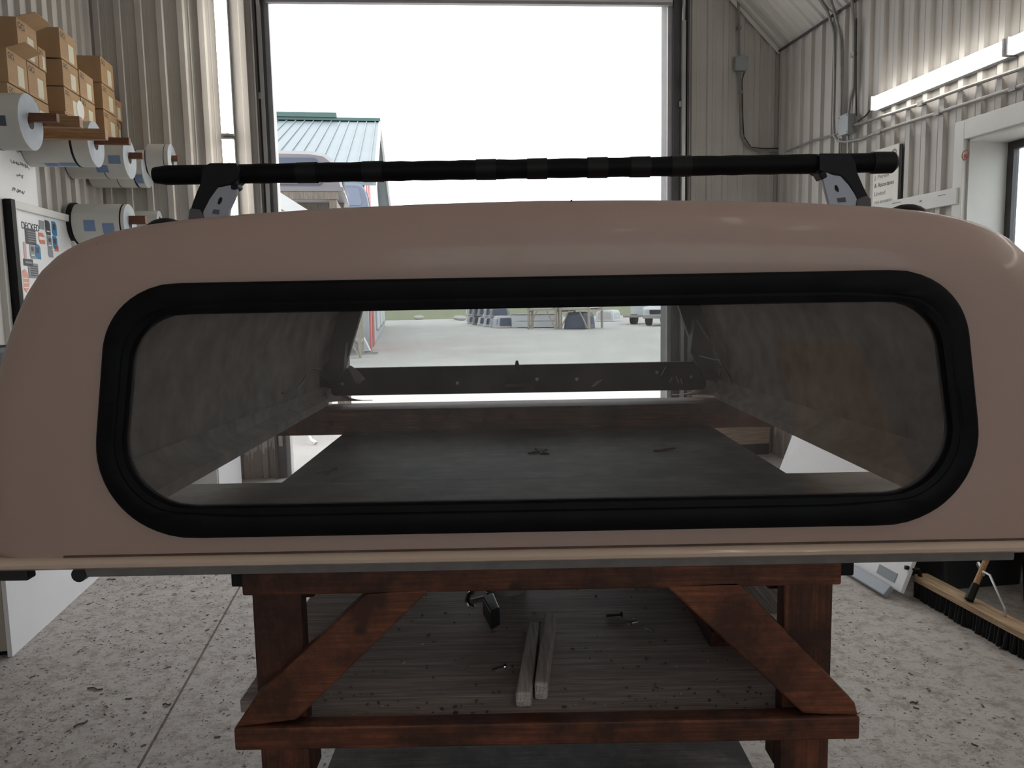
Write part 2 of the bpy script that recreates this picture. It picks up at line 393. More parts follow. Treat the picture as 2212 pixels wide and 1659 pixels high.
sheet(wr, WV0, WV1, lambda a: WZ1, lambda a: ZE, P)
sheet(wr, WV0, WV1, lambda a: 0.0, lambda a: WZ0, P)
BW = (-1.7, 2.8, 1.65, 3.25)                                      # high window band added in the back wall for fill daylight
b = MB()
for u0, u1, z0, z1 in ((UL, BW[0], 0, None), (BW[1], UR, 0, None), (BW[0], BW[1], 0, BW[2]), (BW[0], BW[1], BW[3], None)):
    poly = [H(u0, VB, z0), H(u1, VB, z0), H(u1, VB, z1 or ztop(u1))]
    if z1 is None and u0 < UC < u1: poly.append(H(UC, VB, ZC))
    poly.append(H(u0, VB, z1 or ztop(u0))); b.prism(poly, (0, 0, 0), VV_*-0.15)
wb = struct(b.build('wall_back', 'wall_white'))
PB = lambda a, h, z: H(a, VB+h, z)
sheet(wb, UL, BW[0], lambda a: 0.0, ztop, PB); sheet(wb, BW[1], UR, lambda a: 0.0, ztop, PB)
sheet(wb, BW[0], BW[1], lambda a: 0.0, lambda a: BW[2], PB); sheet(wb, BW[0], BW[1], lambda a: BW[3], ztop, PB)
wn2 = bpy.data.objects.new('fill_window', None); COL.objects.link(wn2); wn2.location = H(0, VB, 0); wn2.rotation_euler = (0, 0, TH); struct(wn2)
n_ = 4; w_ = (BW[1]-BW[0])/n_
for k in range(n_):
    u0 = BW[0]+k*w_
    b = MB(); b.span((u0, -0.12, BW[2]), (u0+0.04, -0.05, BW[3])); b.span((u0+w_-0.04, -0.12, BW[2]), (u0+w_, -0.05, BW[3])); b.span((u0, -0.12, BW[2]), (u0+w_, -0.05, BW[2]+0.04)); b.span((u0, -0.12, BW[3]-0.04), (u0+w_, -0.05, BW[3])); b.build('sash', 'wall_trim', wn2)
    b = MB(); b.span((u0+0.04, -0.087, BW[2]+0.04), (u0+w_-0.04, -0.083, BW[3]-0.04)); b.build('pane', 'glass_clear', wn2)
# ceiling: flat part and the sloped cove on the right
b = MB()
b.prism([H(UL-0.15, VB-0.15, ZC), H(UC, VB-0.15, ZC), H(UC, VF+0.15, ZC), H(UL-0.15, VF+0.15, ZC)], (0, 0, 0), (0, 0, 0.12))
b.prism([H(UC, VB-0.15, ZC), H(UR+0.3, VB-0.15, ZE-0.3*COVE), H(UR+0.3, VF+0.15, ZE-0.3*COVE), H(UC, VF+0.15, ZC)], (0, 0, 0.0), (0, 0, 0.12))
ce = struct(b.build('ceiling', 'ceiling_sheet'))
sl = Vector((-(ZC-ZE)/COVE, ZC-ZE)); sn = Vector((-(ZC-ZE), -(ZC-ZE)/COVE)).normalized()
sheet(ce, VB, VF, lambda a: 0.0, lambda a: 1.0, lambda a, h, z: H(UR+sl.x*z+sn.x*h, a, ZE+sl.y*z+sn.y*h), 'ceiling_sheet', hgt=0.7)
sheet(ce, VB, VF, lambda a: 0.0, lambda a: 1.0, lambda a, h, z: H(UL+(UC-UL)*z, a, ZC-h), 'ceiling_sheet')
# edge trims: corner angle, gable trim
b = MB()
b.bar(H(UR-0.015, VF-0.045, 0), H(UR-0.015, VF-0.045, ZE-0.02), 0.03, 0.012)
b.bar(H(UR-0.05, VF-0.02, 0), H(UR-0.05, VF-0.02, ZE-0.02), 0.05, 0.02)
struct(b.build('trim_2', 'wall_trim'))
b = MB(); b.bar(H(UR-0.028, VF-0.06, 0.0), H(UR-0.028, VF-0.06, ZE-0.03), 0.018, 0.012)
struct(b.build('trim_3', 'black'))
b = MB(); b.bar(H(UR-0.02, VF-0.045, ZE-0.03), H(UC, VF-0.045, ZC-0.03), 0.06, 0.015, VV_)
struct(b.build('trim_4', 'wall_trim'))
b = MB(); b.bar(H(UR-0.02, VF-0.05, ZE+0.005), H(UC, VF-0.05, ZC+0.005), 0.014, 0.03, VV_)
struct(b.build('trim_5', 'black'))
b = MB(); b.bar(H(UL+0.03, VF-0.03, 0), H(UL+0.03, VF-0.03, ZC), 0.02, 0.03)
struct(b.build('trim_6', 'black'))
b = MB(); b.bar(H(UR-0.045, VF-0.02, ZE-0.03), H(UR-0.045, VB, ZE-0.03), 0.012, 0.02)
struct(b.build('trim_7', 'jamb_dark'))
# board along the right wall, painted white
b = MB(); b.span((0, 0, 0), (0.035, 2.25, 0.105))
o = struct(b.build('trim_8', 'wall_trim', None, False, 0.003)); o.matrix_world = Matrix.Translation(H(UR-0.075, 4.545, 2.12)) @ Matrix.Rotation(TH, 4, 'Z')
# scribbled pencil marks on the board
mk = MB()
for i, (dv, dz, L) in enumerate(((0.10, 0.07, 0.07), (0.55, 0.08, 0.10), (0.62, 0.035, 0.08), (0.95, 0.05, 0.09), (0.33, 0.055, 0.02), (0.42, 0.03, 0.012))):
    mk.span((-0.0015, dv, dz), (0.0005, dv+L, dz+0.006 if L > 0.03 else dz+0.012))
mk.build('pencil_mark', 'ink_soft', o)
# ---- window in the right wall
wn = bpy.data.objects.new('window_1', None); COL.objects.link(wn); wn.location = H(UR, 0, 0); wn.rotation_euler = (0, 0, TH); struct(wn)
def wpart(name, mat, *boxes, bev=0.0):
    b = MB()
    for a, c in boxes: b.span(a, c)
    return b.build(name, mat, wn, False, bev)
wpart('trim_board', 'wall_trim', ((-0.06, WV1, WZ0-0.12), (-0.012, WV1+0.085, WZ1+0.12)), bev=0.003)
wpart('trim_board', 'wall_trim', ((-0.06, WV0-0.09, WZ0-0.12), (-0.012, WV0, WZ1+0.12)), bev=0.003)
wpart('trim_board', 'wall_trim', ((-0.06, WV0, WZ1), (-0.012, WV1, WZ1+0.12)), bev=0.003)
wpart('trim_board', 'wall_trim', ((-0.08, WV0-0.1, WZ0-0.12), (-0.012, WV1+0.1, WZ0)), bev=0.003)
wpart('jamb_lining', 'wall_white', ((-0.03, WV1-0.02, WZ0), (0.30, WV1, WZ1)), ((-0.03, WV0, WZ0), (0.30, WV0+0.02, WZ1)), ((-0.03, WV0, WZ1-0.02), (0.30, WV1, WZ1)), ((-0.03, WV0, WZ0), (0.30, WV1, WZ0+0.02)))
sa = wpart('sash', 'jamb_dark', ((0.24, WV1-0.07, WZ0), (0.28, WV1-0.02, WZ1)), ((0.24, WV0+0.02, WZ0), (0.28, WV0+0.07, WZ1)), ((0.24, WV0, WZ1-0.07), (0.28, WV1, WZ1-0.02)), ((0.24, WV0, WZ0+0.02), (0.28, WV1, WZ0+0.07)), ((0.245, (WV0+WV1)/2-0.02, WZ0), (0.275, (WV0+WV1)/2+0.02, WZ1)))
g1 = wpart('pane', 'glass_clear', ((0.258, WV0+0.07, WZ0+0.07), (0.262, (WV0+WV1)/2-0.02, WZ1-0.07)))
g2 = wpart('pane', 'glass_clear', ((0.258, (WV0+WV1)/2+0.02, WZ0+0.07), (0.262, WV1-0.07, WZ1-0.07)))
# red stamp on the window trim board
st = MB(); v0, z0 = onu(2085, 335, UR-0.062)
st.pipe((-0.0605, v0, z0), (-0.0625, v0, z0), 0.032, 0.026, 20); st.span((-0.0625, v0-0.016, z0-0.02), (-0.0605, v0+0.012, z0+0.006))
st.build('stamp', 'ink_red', wn)
# ---- door opening: steel jambs, tracks, raised door
dr = bpy.data.objects.new('door_1', None); COL.objects.link(dr); dr.location = H(0, VF, 0); dr.rotation_euler = (0, 0, TH); struct(dr)
def dpart(name, mat, *boxes, bev=0.0):
    b = MB()
    for a, c in boxes: b.span(a, c)
    return b.build(name, mat, dr, False, bev)
dpart('jamb', 'jamb_dark', ((DL-0.125, -0.06, 0), (DL-0.035, 0.0, ZC)), ((DL-0.125, -0.09, 0), (DL-0.105, -0.0, ZC)))
dpart('jamb', 'jamb_dark', ((DR+0.045, -0.06, 0), (DR+0.185, 0.0, ZC)), ((DR+0.165, -0.09, 0), (DR+0.185, 0.0, ZC)))
dpart('reveal', 'jamb_grey', ((DL-0.035, -0.03, 0), (DL, 0.15, ZD+0.12)))  # reveals paler than the jambs: daylight on them put into the grey
dpart('reveal', 'jamb_grey', ((DR, -0.03, 0), (DR+0.045, 0.15, ZD+0.12)))
for u in (DL-0.075, DR+0.125):
    tb = MB(); tb.span((u-0.012, -0.10, 0.3), (u-0.006, -0.06, ZD-0.1)); tb.span((u-0.012, -0.104, 0.3), (u+0.02, -0.098, ZD-0.1))
    s_ = 1
    tb.tube([(u, -0.09, ZD-0.1), (u, -0.11, ZD+0.1), (u, -0.18, ZD+0.3), (u, -0.35, ZD+0.5), (u, -0.7, ZD+0.62), (u, -2.4, ZD+0.7)], 0.016, 6)
    tr = tb.build('track', 'track', dr)
    for z in (0.9, 2.1, 3.3):
        bb = MB(); bb.span((u-0.03, -0.099, z), (u+0.012, -0.06, z+0.05)); bb.build('bracket', 'galvanised', tr)
# raised sectional door: slightly crooked lower edge, lower panel upright and the rest run back under the ceiling
db = MB(); db.prism([(DL-0.02, -0.02, 4.115), (DR+0.03, -0.02, 4.215), (DR+0.03, -0.02, 4.70), (DL-0.02, -0.02, 4.70)], (0, -0.045, 0), (0, 0, 0))
db.build('door_panel', 'cap_white', dr)
for k in range(4):
    db = MB(); a0, a1 = 0.25+k*0.53, 0.77+k*0.53
    db.span((DL-0.02, -a1, 4.85), (DR+0.03, -a0, 4.90)); db.build('door_panel', 'cap_white', dr)
db = MB(); db.prism([(DL-0.02, -0.015, 4.10), (DR+0.03, -0.015, 4.20), (DR+0.03, -0.015, 4.225), (DL-0.02, -0.015, 4.125)], (0, -0.05, 0), (0, 0, 0))
db.build('bottom_seal', 'jamb_grey', dr)
# plywood kick sheet in the right corner, and a black strip drawn in for the shaded gap below it
kb = thing('plywood_sheet', 'bare plywood sheet covering the foot of the front wall right of the door', 'plywood', H(2.77, VF-0.055, 0.06), TH)
b = MB(); b.span((0, -0.018, 0.05), (0.80, 0.0, 1.0)); b.build('sheet', 'plywood', kb)
b = MB(); b.span((0.02, -0.012, -0.06), (0.80, 0.0, 0.05)); b.build('gap_strip', 'black', kb)
# ---- electrical: boxes, conduits
def conduit(name, pts, r, label, mat='galvanised', clips=(), group=None):
    b = MB(); b.tube(pts, r, 8); o = b.build(name, mat, None, True); tag(o, label, 'conduit', group)
    for c in clips:
        cb = MB(); cb.box(c, (0.03, 0.05, 0.03), Matrix.Rotation(TH, 3, 'Z')); cb.build('clip', 'galvanised', o)
    return o
def jbox(name, u, v, z, du, dv, dz, label, face):
    t = hall(name, label, 'junction box', u, v, z)
    b = MB(); b.span((-du/2, -dv/2, -dz/2), (du/2, dv/2, dz/2)); b.build('housing', 'box_grey', t, False, 0.004)
    c = MB()
    if face == 'v': c.span((-du/2-0.004, -dv/2-0.006, -dz/2-0.004), (du/2+0.004, -dv/2, dz/2+0.004))
    else: c.span((-du/2-0.006, -dv/2-0.004, -dz/2-0.004), (-du/2, dv/2+0.004, dz/2+0.004))
    cv = c.build('cover', 'box_grey', t, False, 0.002)
    for a in (-1, 1):
        for e in (-1, 1):
            s = MB()
            if face == 'v': s.cyl((a*du*.42, -dv/2-0.006, e*dz*.42), (a*du*.42, -dv/2-0.009, e*dz*.42), 0.006, n=8)
            else: s.cyl((-du/2-0.006, a*dv*.42, e*dz*.42), (-du/2-0.009, a*dv*.42, e*dz*.42), 0.006, n=8)
            s.build('screw', 'galvanised', cv)
    return t
fu, fz = onv(1600, 138, VF-0.06)
jbox('junction_box', fu, VF-0.055, fz, 0.115, 0.05, 0.125, 'grey metal junction box on the front wall right of the door opening', 'v')
q = lambda px, py: (lambda a: H(a[0], VF-0.056, a[1]))(onv(px, py, VF-0.056))
conduit('conduit', [q(1595, -60), q(1595, 0), q(1596, 60), q(1597, 122)], 0.011, 'thin vertical conduit above the grey box on the front wall', clips=[q(1596, 60)])
conduit('conduit', [q(1597, 156), q(1600, 230), q(1602, 285), q(1606, 303), q(1617, 318), q(1632, 325), q(1660, 327), q(1694, 330)], 0.012,
        'conduit below the grey box that bends towards the right corner', clips=[q(1600, 200)])
conduit('cable', [q(1608, 156), q(1603, 172), q(1604, 250), q(1607, 295), q(1622, 318), q(1650, 321), q(1680, 321), q(1694, 329)], 0.005,
        'thin dark cable running beside the bent conduit on the front wall', 'cable')
bv, bz = onu(1832, 270, UR-0.06)
jbox('junction_box', UR-0.065, bv, bz, 0.07, 0.13, 0.15, 'grey metal junction box on the right wall where several conduits meet', 'u')
qr = lambda px, py, d=0.056: (lambda a: H(UR-d, a[0], a[1]))(onu(px, py, UR-d))
_sn = (UV_*(-(ZC-ZE)) + Vector((0, 0, -(ZC-ZE)/COVE))).normalized()      # inward normal of the sloped ceiling
qc = lambda px, py: onplane(px, py, _sn, _sn.dot(H(UR, 0, ZE))+0.045)
conduit('conduit', [qc(1740, -50), qc(1758, -20), qc(1786, 22), qr(1797, 52), qr(1802, 72), qr(1803, 160), qr(1801, 260), qr(1802, 293), qr(1810, 304), qr(1826, 307), qr(1862, 300), qr(1904, 283), qr(2010, 249), qr(2212, 184), qr(2330, 146)], 0.012,
        'long conduit coming down the corner and bending along the right wall below the tubes', clips=[qr(1900, 284), qr(2026, 244), qr(2190, 191)])
conduit('conduit', [qc(1786, -30), qc(1798, 10), qr(1812, 62), qr(1816, 90), qr(1817, 160), qr(1816, 250)], 0.011, 'middle of the three conduits rising from the right wall junction box')
conduit('conduit', [qc(1838, -30), qc(1840, -5), qr(1844, 45), qr(1845, 62), qr(1845, 130), qr(1843, 190), qr(1836, 215), qr(1833, 250)], 0.012, 'kinked conduit rising furthest right from the wall junction box', clips=[qr(1844, 118)])
conduit('cable', [qr(1850, 40), qr(1849, 120), qr(1849, 200), qr(1850, 250)], 0.006, 'dark cable hanging beside the kinked conduit on the right wall', 'cable')
conduit('conduit', [qr(1845, 271), qr(1890, 256), qr(1990, 224), qr(2090, 187), qr(2212, 146), qr(2330, 104)], 0.012, 'upper of the two conduits under the right wall tubes', clips=[qr(1990, 224)])
conduit('conduit', [qr(1818, 286), qr(1800, 292), qr(1755, 304), qr(1700, 327)], 0.010, 'short conduit from the right wall box to the corner')
conduit('conduit', [qr(1832, 292), qr(1833, 330), qr(1836, 420)], 0.010, 'conduit dropping below the right wall junction box towards the rack bar')
conduit('conduit', [qr(1813, 300), qr(1812, 420)], 0.010, 'thin conduit dropping beside the roof rack bar on the right wall')
conduit('cable', [qr(1853, 262), qr(1870, 250), qr(1884, 232)], 0.006, 'short cable from the wall box up to the first tube', 'cable')
# ---- strip lights
def strip(name, label, L, glow, group=None):
    t = thing(name, label, 'strip light', (0, 0, 0), 0, group)     # along local y, light faces local -x
    b = MB(); b.span((0.0, -L/2, -0.05), (0.05, L/2, 0.05)); b.build('housing', 'box_grey', t, False, 0.004)
    for s in (-1, 1):
        c = MB(); c.cyl((-0.024, -L/2+0.01, s*0.031), (-0.024, L/2-0.01, s*0.031), 0.0165, n=12); c.build('tube', glow, t, True)
    for s in (-1, 1):
        c = MB(); c.span((-0.045, s*(L/2-0.004)-0.006, -0.05), (0.0, s*(L/2-0.004)+0.006, 0.05)); c.build('end_cap', 'melamine', t)
    return t
v0, z0 = onu(1886, 218, UR-0.10); v1, _ = onu(2176, 107, UR-0.10); L1 = v0-v1-0.01
for k, lab in ((0, 'lit double tube light on the right wall, the one nearest the corner'), (1, 'lit double tube light on the right wall, cut by the photo edge'), (2, 'added third double tube of the right wall row, level with the window'), (3, 'added fourth double tube of the right wall row, beside the viewer'), (4, 'added fifth double tube of the right wall row, behind the viewer')):  # the last three tubes are added out of view to light the near area
    t = strip('strip_light', lab, L1, 'tube_glow', 'right wall tube lights'); t.location = H(UR-0.075, v0-L1/2-k*(L1+0.025), z0-0.02); t.rotation_euler = (0, 0, TH)
for k, lab in ((0, 'upper lit double tube mounted upright left of the door'), (1, 'lower lit double tube mounted upright left of the door')):
    t = strip('strip_light', lab, 1.22, 'tube_glow', 'upright tube lights left of the door')
    uj, zj = onv(492, 296, VF-0.10)
    t.matrix_world = Matrix.Translation(H(-1.385, VF-0.085, zj+(0.625 if k == 0 else -0.625))) @ Matrix.Rotation(TH, 4, 'Z') @ Matrix.Rotation(PI/2, 4, 'Z') @ Matrix.Rotation(PI/2, 4, 'X')
for i, (u, v) in enumerate(((1.5, -0.15), (2.05, -1.5), (0.6, -2.6))):  # unseen ceiling tubes, added as fill light
    lab = ('added fill tube over the left of the bay behind the viewer', 'added fill tube over the right of the bay behind the viewer', 'added fill tube deepest behind the viewer')[i]
    t = strip('fill_light', lab, 1.22, 'fill_tube_glow', 'added fill tubes behind the viewer')
    t.matrix_world = Matrix.Translation(H(u, v, ZC-0.10)) @ Matrix.Rotation(TH, 4, 'Z') @ Matrix.Rotation(PI/2, 4, 'Y').inverted() @ Matrix.Rotation(PI, 4, 'Z') if False else Matrix.Translation(H(u, v, ZC-0.10)) @ Matrix.Rotation(TH, 4, 'Z') @ Matrix.Rotation(-PI/2, 4, 'Y')

# ================================================================== TRUCK CAP (the big beige shell)
CXM = 0.040                                                        # its middle plane
cap = thing('truck_cap', 'beige fibreglass truck cap with dark rear window resting on the wooden stand', 'truck cap', (CXM, 1.25, 1.115))
OFF = Vector((CXM, 1.25, 1.115))
def L3(x, y, z): return Vector((x, y-1.25, z-1.115))               # cap-local point from (x from middle, world y, world z)
ZB = 1.13
half = [(0.0, 1.720), (0.18, 1.718), (0.355, 1.713), (0.48, 1.707), (0.593, 1.699), (0.66, 1.691), (0.715, 1.681), (0.765, 1.666), (0.805, 1.646), (0.838, 1.618),
        (0.862, 1.585), (0.886, 1.540), (0.912, 1.480), (0.932, 1.420), (0.948, 1.350), (0.958, 1.26), (0.962, 1.18), (0.962, ZB)]
outl = [(-x, z) for x, z in half[::-1]] + half[1:]
outl = [Vector(p) for p in outl][::-1]                             # right bottom -> over the top -> left bottom
NP, CC, ASP = 200, (0.0, 1.375), 0.34
out_r = polar(outl, CC, NP, ASP)
gas_o = polar(rounded([(0.752, 1.165), (0.690, 1.589), (-0.690, 1.589), (-0.752, 1.165)], [0.150, 0.125, 0.125, 0.150], 14), CC, NP, ASP)
gas_i = polar(rounded([(0.700, 1.218), (0.648, 1.538), (-0.648, 1.538), (-0.700, 1.218)], [0.105, 0.088, 0.088, 0.105], 14), CC, NP, ASP)
RX = 0.085
def inset(p, k):                                                   # k=1 full inset of the rear face, 0 outline
    x, z = p; return (x*(1-k*RX/0.962), ZB+(z-ZB)*(1-k*RX/0.59))
rings = []
mid = [((a[0]+b[0])/2, (a[1]+b[1])/2) for a, b in zip(gas_o, gas_i)]
rings.append([L3(x, 1.256, z) for x, z in mid])
for t in (0.0, 0.5, 1.0):
    rings.append([L3(a[0]*(1-t)+b[0]*t, 1.25, a[1]*(1-t)+b[1]*t) for a, b in zip(gas_o, [inset(p, 1) for p in out_r])])
for k in range(1, 7):
    a = PI/2*k/6
    rings.append([L3(*((lambda q: (q[0], 1.25+RX*(1-math.cos(a)), q[1]))(inset(p, 1-math.sin(a))))) for p in out_r])
def far_scale(y): return 1.0 - 0.115*max(0, (y-1.34)/1.96)
def far_top(y): return -0.015*max(0, (y-1.34)/1.96)
for y in (1.6, 2.0, 2.4, 2.8, 3.18):
    k = far_scale(y); rings.append([L3(x*k, y, z+far_top(y)*(z-ZB)/0.59) for x, z in out_r])
k = far_scale(3.2)
for j in range(1, 5):
    a = PI/2*j/4; kk = 1-math.cos(a)
    rings.append([L3(*((lambda q: (q[0]*k, 3.2+0.10*math.sin(a), q[1]-0.015*(q[1]-ZB)/0.59))(inset(p, kk*0.9)))) for p in out_r])
hole = polar([Vector(p) for p in [(0.800, ZB), (0.80, 1.16), (0.70, 1.57), (-0.70, 1.57), (-0.80, 1.16), (-0.80, ZB)]], CC, NP, ASP)
rings.append([L3(x, 3.305, z) for x, z in hole])
b = MB(); b.loft(rings)
nr = len(rings); keep = []
for i, f in enumerate(b.f):
    r = i // NP
    low = all(abs(b.v[q].z - (ZB-1.115)) < 0.004 for q in f)
    if not (low and r >= 4): keep.append(f)
b.f = keep; b.m = [0]*len(keep)
body = b.build('body', ['gelcoat', 'liner'], cap, True)
_up = max(body.data.polygons, key=lambda p: p.center.z if 0.3 < p.center.y < 1.5 else -9)
if _up.normal.z < 0: body.data.flip_normals()
sd = body.modifiers.new('wall', 'SOLIDIFY'); sd.thickness = 0.009; sd.offset = -1; sd.material_offset = 1; sd.material_offset_rim = 0
# rear window: rubber gasket and tinted pane
b = MB(); prof = [(0.0, 1.249), (0.02, 1.241), (0.10, 1.2375), (0.60, 1.2365), (0.66, 1.2385), (0.70, 1.2385), (0.76, 1.2365), (0.96, 1.239), (1.0, 1.247), (1.0, 1.262), (0.3, 1.262)]
rg = [[L3(a[0]*(1-t)+c[0]*t, y, a[1]*(1-t)+c[1]*t) for a, c in zip(gas_o, gas_i)] for t, y in prof]
b.loft(rg + [rg[0]]); b.build('rear_window_gasket', 'rubber', cap, True)
b = MB(); gi = [((x-0)*1.006, 1.378+(z-1.378)*1.02) for x, z in gas_i]
b.prism([L3(x, 1.2515, z) for x, z in gi], (0, 0, 0), (0, 0.004, 0)); b.build('rear_pane', 'glass_rear', cap)
# bottom bead, its dark stain line, rubber seal, flange
def edge_profile(name, mat, prof, x0, x1, n=40):
    b = MB(); R = []
    for i in range(n+1):
        x = x0+(x1-x0)*i/n; R.append([L3(x, y, z) for y, z in prof])
    b.loft(R, True, True); return b.build(name, mat, cap, True)
edge_profile('bottom_bead', 'bead_cream', [(1.258, 1.134), (1.246, 1.134), (1.238, 1.131), (1.234, 1.126), (1.235, 1.120), (1.241, 1.1155), (1.258, 1.1155)], -0.962, 0.962)
edge_profile('stain_line', 'bead_line', [(1.252, 1.1375), (1.2475, 1.1372), (1.2475, 1.1342), (1.252, 1.1340)], -0.80, 0.93)
edge_profile('weather_seal', 'seal_grey', [(1.30, 1.1155), (1.247, 1.1155), (1.245, 1.108), (1.247, 1.1005), (1.30, 1.1005)], -0.765, 0.80)
b = MB(); b.cyl(L3(-0.775, 1.244, 1.105), L3(-0.775, 1.262, 1.105), 0.0125, n=14); b.span(L3(-0.782, 1.262, 1.098), L3(-0.768, 1.275, 1.125))
b.build('latch_knob', 'black_plastic', cap, True)
b = MB(); b.span(L3(-0.95, 1.25, 1.094), L3(-0.865, 1.275, 1.116)); b.build('corner_clip', 'black_plastic', cap, False, 0.003)
# inside: side flanges, wall foot, and inner cove that stiffens the foot of each side
for s in (-1, 1):
    b = MB(); R = []
    for y in (1.262, 1.6, 2.0, 2.4, 2.8, 3.15, 3.24):
        kx = far_scale(y); xo = 0.952*kx; xi = 0.825 - 0.0*(y-1.26)
        R.append([L3(s*xo, y, 1.126), L3(s*(xo-0.004), y, 1.20), L3(s*(xo-0.018), y, 1.205), L3(s*(xi+0.045 if y < 3 else xi+0.02), y, 1.165), L3(s*xi, y, 1.150), L3(s*xi, y, 1.122)])
    b.loft(R, True, True); b.build('side_flange', 'liner_pale', cap, True)
# front window: black frame bars, tinted pane, rivets, knob, label, bits of tape
fy = 3.27
def fx(x): return x-CXM
fr_o = [(-0.775, 1.165), (-0.765, 1.30), (-0.690, 1.60), (0.690, 1.60), (0.765, 1.30), (0.775, 1.165)]
for s in (-1, 1):
    b = MB(); b.prism([L3(s*0.858, fy, 1.185), L3(s*0.848, fy, 1.25), L3(s*0.765, fy, 1.60), L3(s*0.645, fy, 1.60), L3(s*0.758, fy, 1.268), L3(s*0.785, fy, 1.20)], (0, -0.012, 0), (0, 0.022, 0))
    b.build('front_window_side_frame', 'black', cap)
b = MB(); b.span(L3(-0.70, fy-0.01, 1.56), L3(0.70, fy+0.02, 1.62)); b.build('front_window_top_frame', 'black', cap)
b = MB(); pts = rounded([(-0.815, 1.160), (0.790, 1.157), (0.790, 1.279), (-0.815, 1.277)], [0.02, 0.02, 0.012, 0.012], 5)
b.prism([L3(p.x, fy-0.014, p.y) for p in pts], (0, -0.012, 0), (0, 0.02, 0))
bar = b.build('front_window_sill', 'rubber', cap, False, 0.003)
for px, py in ((740, 829), (988, 827), (1160, 819), (1246, 819), (1419, 804), (1493, 814)):
    p = ony(px, py, fy-0.03) - OFF; r = MB(); r.cyl(p, p+Vector((0, -0.004, 0)), 0.008, 0.005, n=10); r.build('rivet', 'steel', bar, True)
p0, p1 = ony(1090, 829, fy-0.028)-OFF, ony(1146, 836, fy-0.028)-OFF
b = MB(); b.span((p0.x, p0.y-0.002, p1.z), (p1.x, p0.y+0.002, p0.z)); b.build('label_plate', 'seal_grey', bar)
p = ony(1117, 796, fy-0.02)-OFF
b = MB(); b.cyl(p+Vector((0, 0, -0.006)), p+Vector((0, 0, 0.022)), 0.013, 0.008, n=12); b.cyl(p+Vector((0, 0, 0.022)), p+Vector((0, 0, 0.034)), 0.008, 0.005, n=12); b.build('sill_knob', 'black', bar, True)
tp = [ony(x, y, fy-0.030)-OFF for x, y in ((752, 793), (757, 789), (774, 800), (789, 818), (776, 830), (768, 826))]
b = MB(); b.prism(tp, (0, 0, 0), (0, -0.0015, 0)); b.build('tape', 'tape_clear', bar)
b = MB(); b.prism([L3(-0.77, fy+0.005, 1.265), L3(0.77, fy+0.005, 1.265), L3(0.655, fy+0.005, 1.59), L3(-0.655, fy+0.005, 1.59)], (0, 0, 0), (0, 0.004, 0)); b.build('front_pane', 'glass_front', cap)
for (x0, y0, x1, y1) in ((1278, 836, 1292, 822), (1284, 834, 1300, 820), (1428, 812, 1438, 792), (1452, 815, 1446, 826), (1460, 812, 1466, 828), (1470, 818, 1474, 830)):
    p0, p1 = ony(x0, y0, fy-0.0275)-OFF, ony(x1, y1, fy-0.0275)-OFF
    b = MB(); b.bar(p0, p1, 0.0012, 0.0012, (0, 1, 0)); b.build('scratch', 'paper', bar)
# loose wiring near the front corners inside
def wire(pts, r, y): 
    b = MB(); b.tube([ony(px, py, y+dy)-OFF for px, py, dy in pts], r, 6); return b.build('wire', 'cable', cap, True)
wire([(1505, 690, .0), (1520, 715, -.1), (1540, 745, -.2), (1556, 775, -.3), (1570, 800, -.35), (1583, 824, -.35)], 0.005, 3.1)
wire([(1512, 770, 0), (1535, 776, -.1), (1553, 778, -.2), (1560, 790, -.25), (1553, 808, -.25), (1545, 826, -.25)], 0.004, 3.05)
wire([(714, 826, .1), (700, 815, 0), (690, 798, -.1), (676, 797, -.15), (665, 806, -.25), (655, 822, -.35), (640, 838, -.45), (610, 850, -.6)], 0.0035, 3.1)
# black stuff crusted in the front corners (sealant)
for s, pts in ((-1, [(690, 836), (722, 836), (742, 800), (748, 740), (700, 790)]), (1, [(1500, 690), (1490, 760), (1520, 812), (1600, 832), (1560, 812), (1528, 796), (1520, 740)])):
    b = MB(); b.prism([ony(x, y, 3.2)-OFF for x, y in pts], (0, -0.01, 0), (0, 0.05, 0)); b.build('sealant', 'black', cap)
# chips in the paint
for px, py, w_ in ((212, 532, 0.004), (676, 463, 0.003), (1234, 436, 0.003)):
    q = ony(px, py, 1.285 if py > 500 else 1.31)-OFF
    b = MB(); b.cyl(q+Vector((0, 0.02, -0.004)), q+Vector((0, -0.004, 0.002)), w_, w_*0.5, n=8); b.build('paint_chip', 'black', cap)
q = [ony(x, y, 1.292)-OFF for x, y in ((2072, 497), (2082, 492), (2100, 489), (2099, 498), (2086, 499))]
b = MB(); b.prism(q, (0, -0.004, 0), (0, 0.02, 0)); b.build('paint_chip', 'black', cap)
# ================================================================== ROOF RACK
RY = 1.56
rk = thing('roof_rack', 'black round roof rack bar on two grey and black feet, clamped across the cap roof', 'roof rack', (CXM, RY, 1.70))
RO = Vector((CXM, RY, 1.70))
a0, a1 = ony(334, 379, RY)-RO, ony(1930, 351, RY)-RO
b = MB(); n = 60; R = []
for i in range(n+1):
    t = i/n; c = a0.lerp(a1, t); r = 0.0192+(0.0006*math.sin(i*2.3) if 4 < i < 56 else 0)
    if i == 0: r = 0.0155
    R.append([c+Vector((0, r*math.cos(2*PI*k/20), r*math.sin(2*PI*k/20))) for k in range(20)])
b.loft(R, True, True); brr = b.build('bar', 'rubber', rk, True)
ec = a1; b = MB(); b.cyl(ec+Vector((-0.045, 0, 0)), ec+Vector((-0.002, 0, 0)), 0.0215, 0.021, n=20); b.cyl(ec+Vector((-0.002, 0, 0)), ec+Vector((0.006, 0, 0)), 0.021, 0.013, n=20); b.build('end_plug', 'black', brr, True)
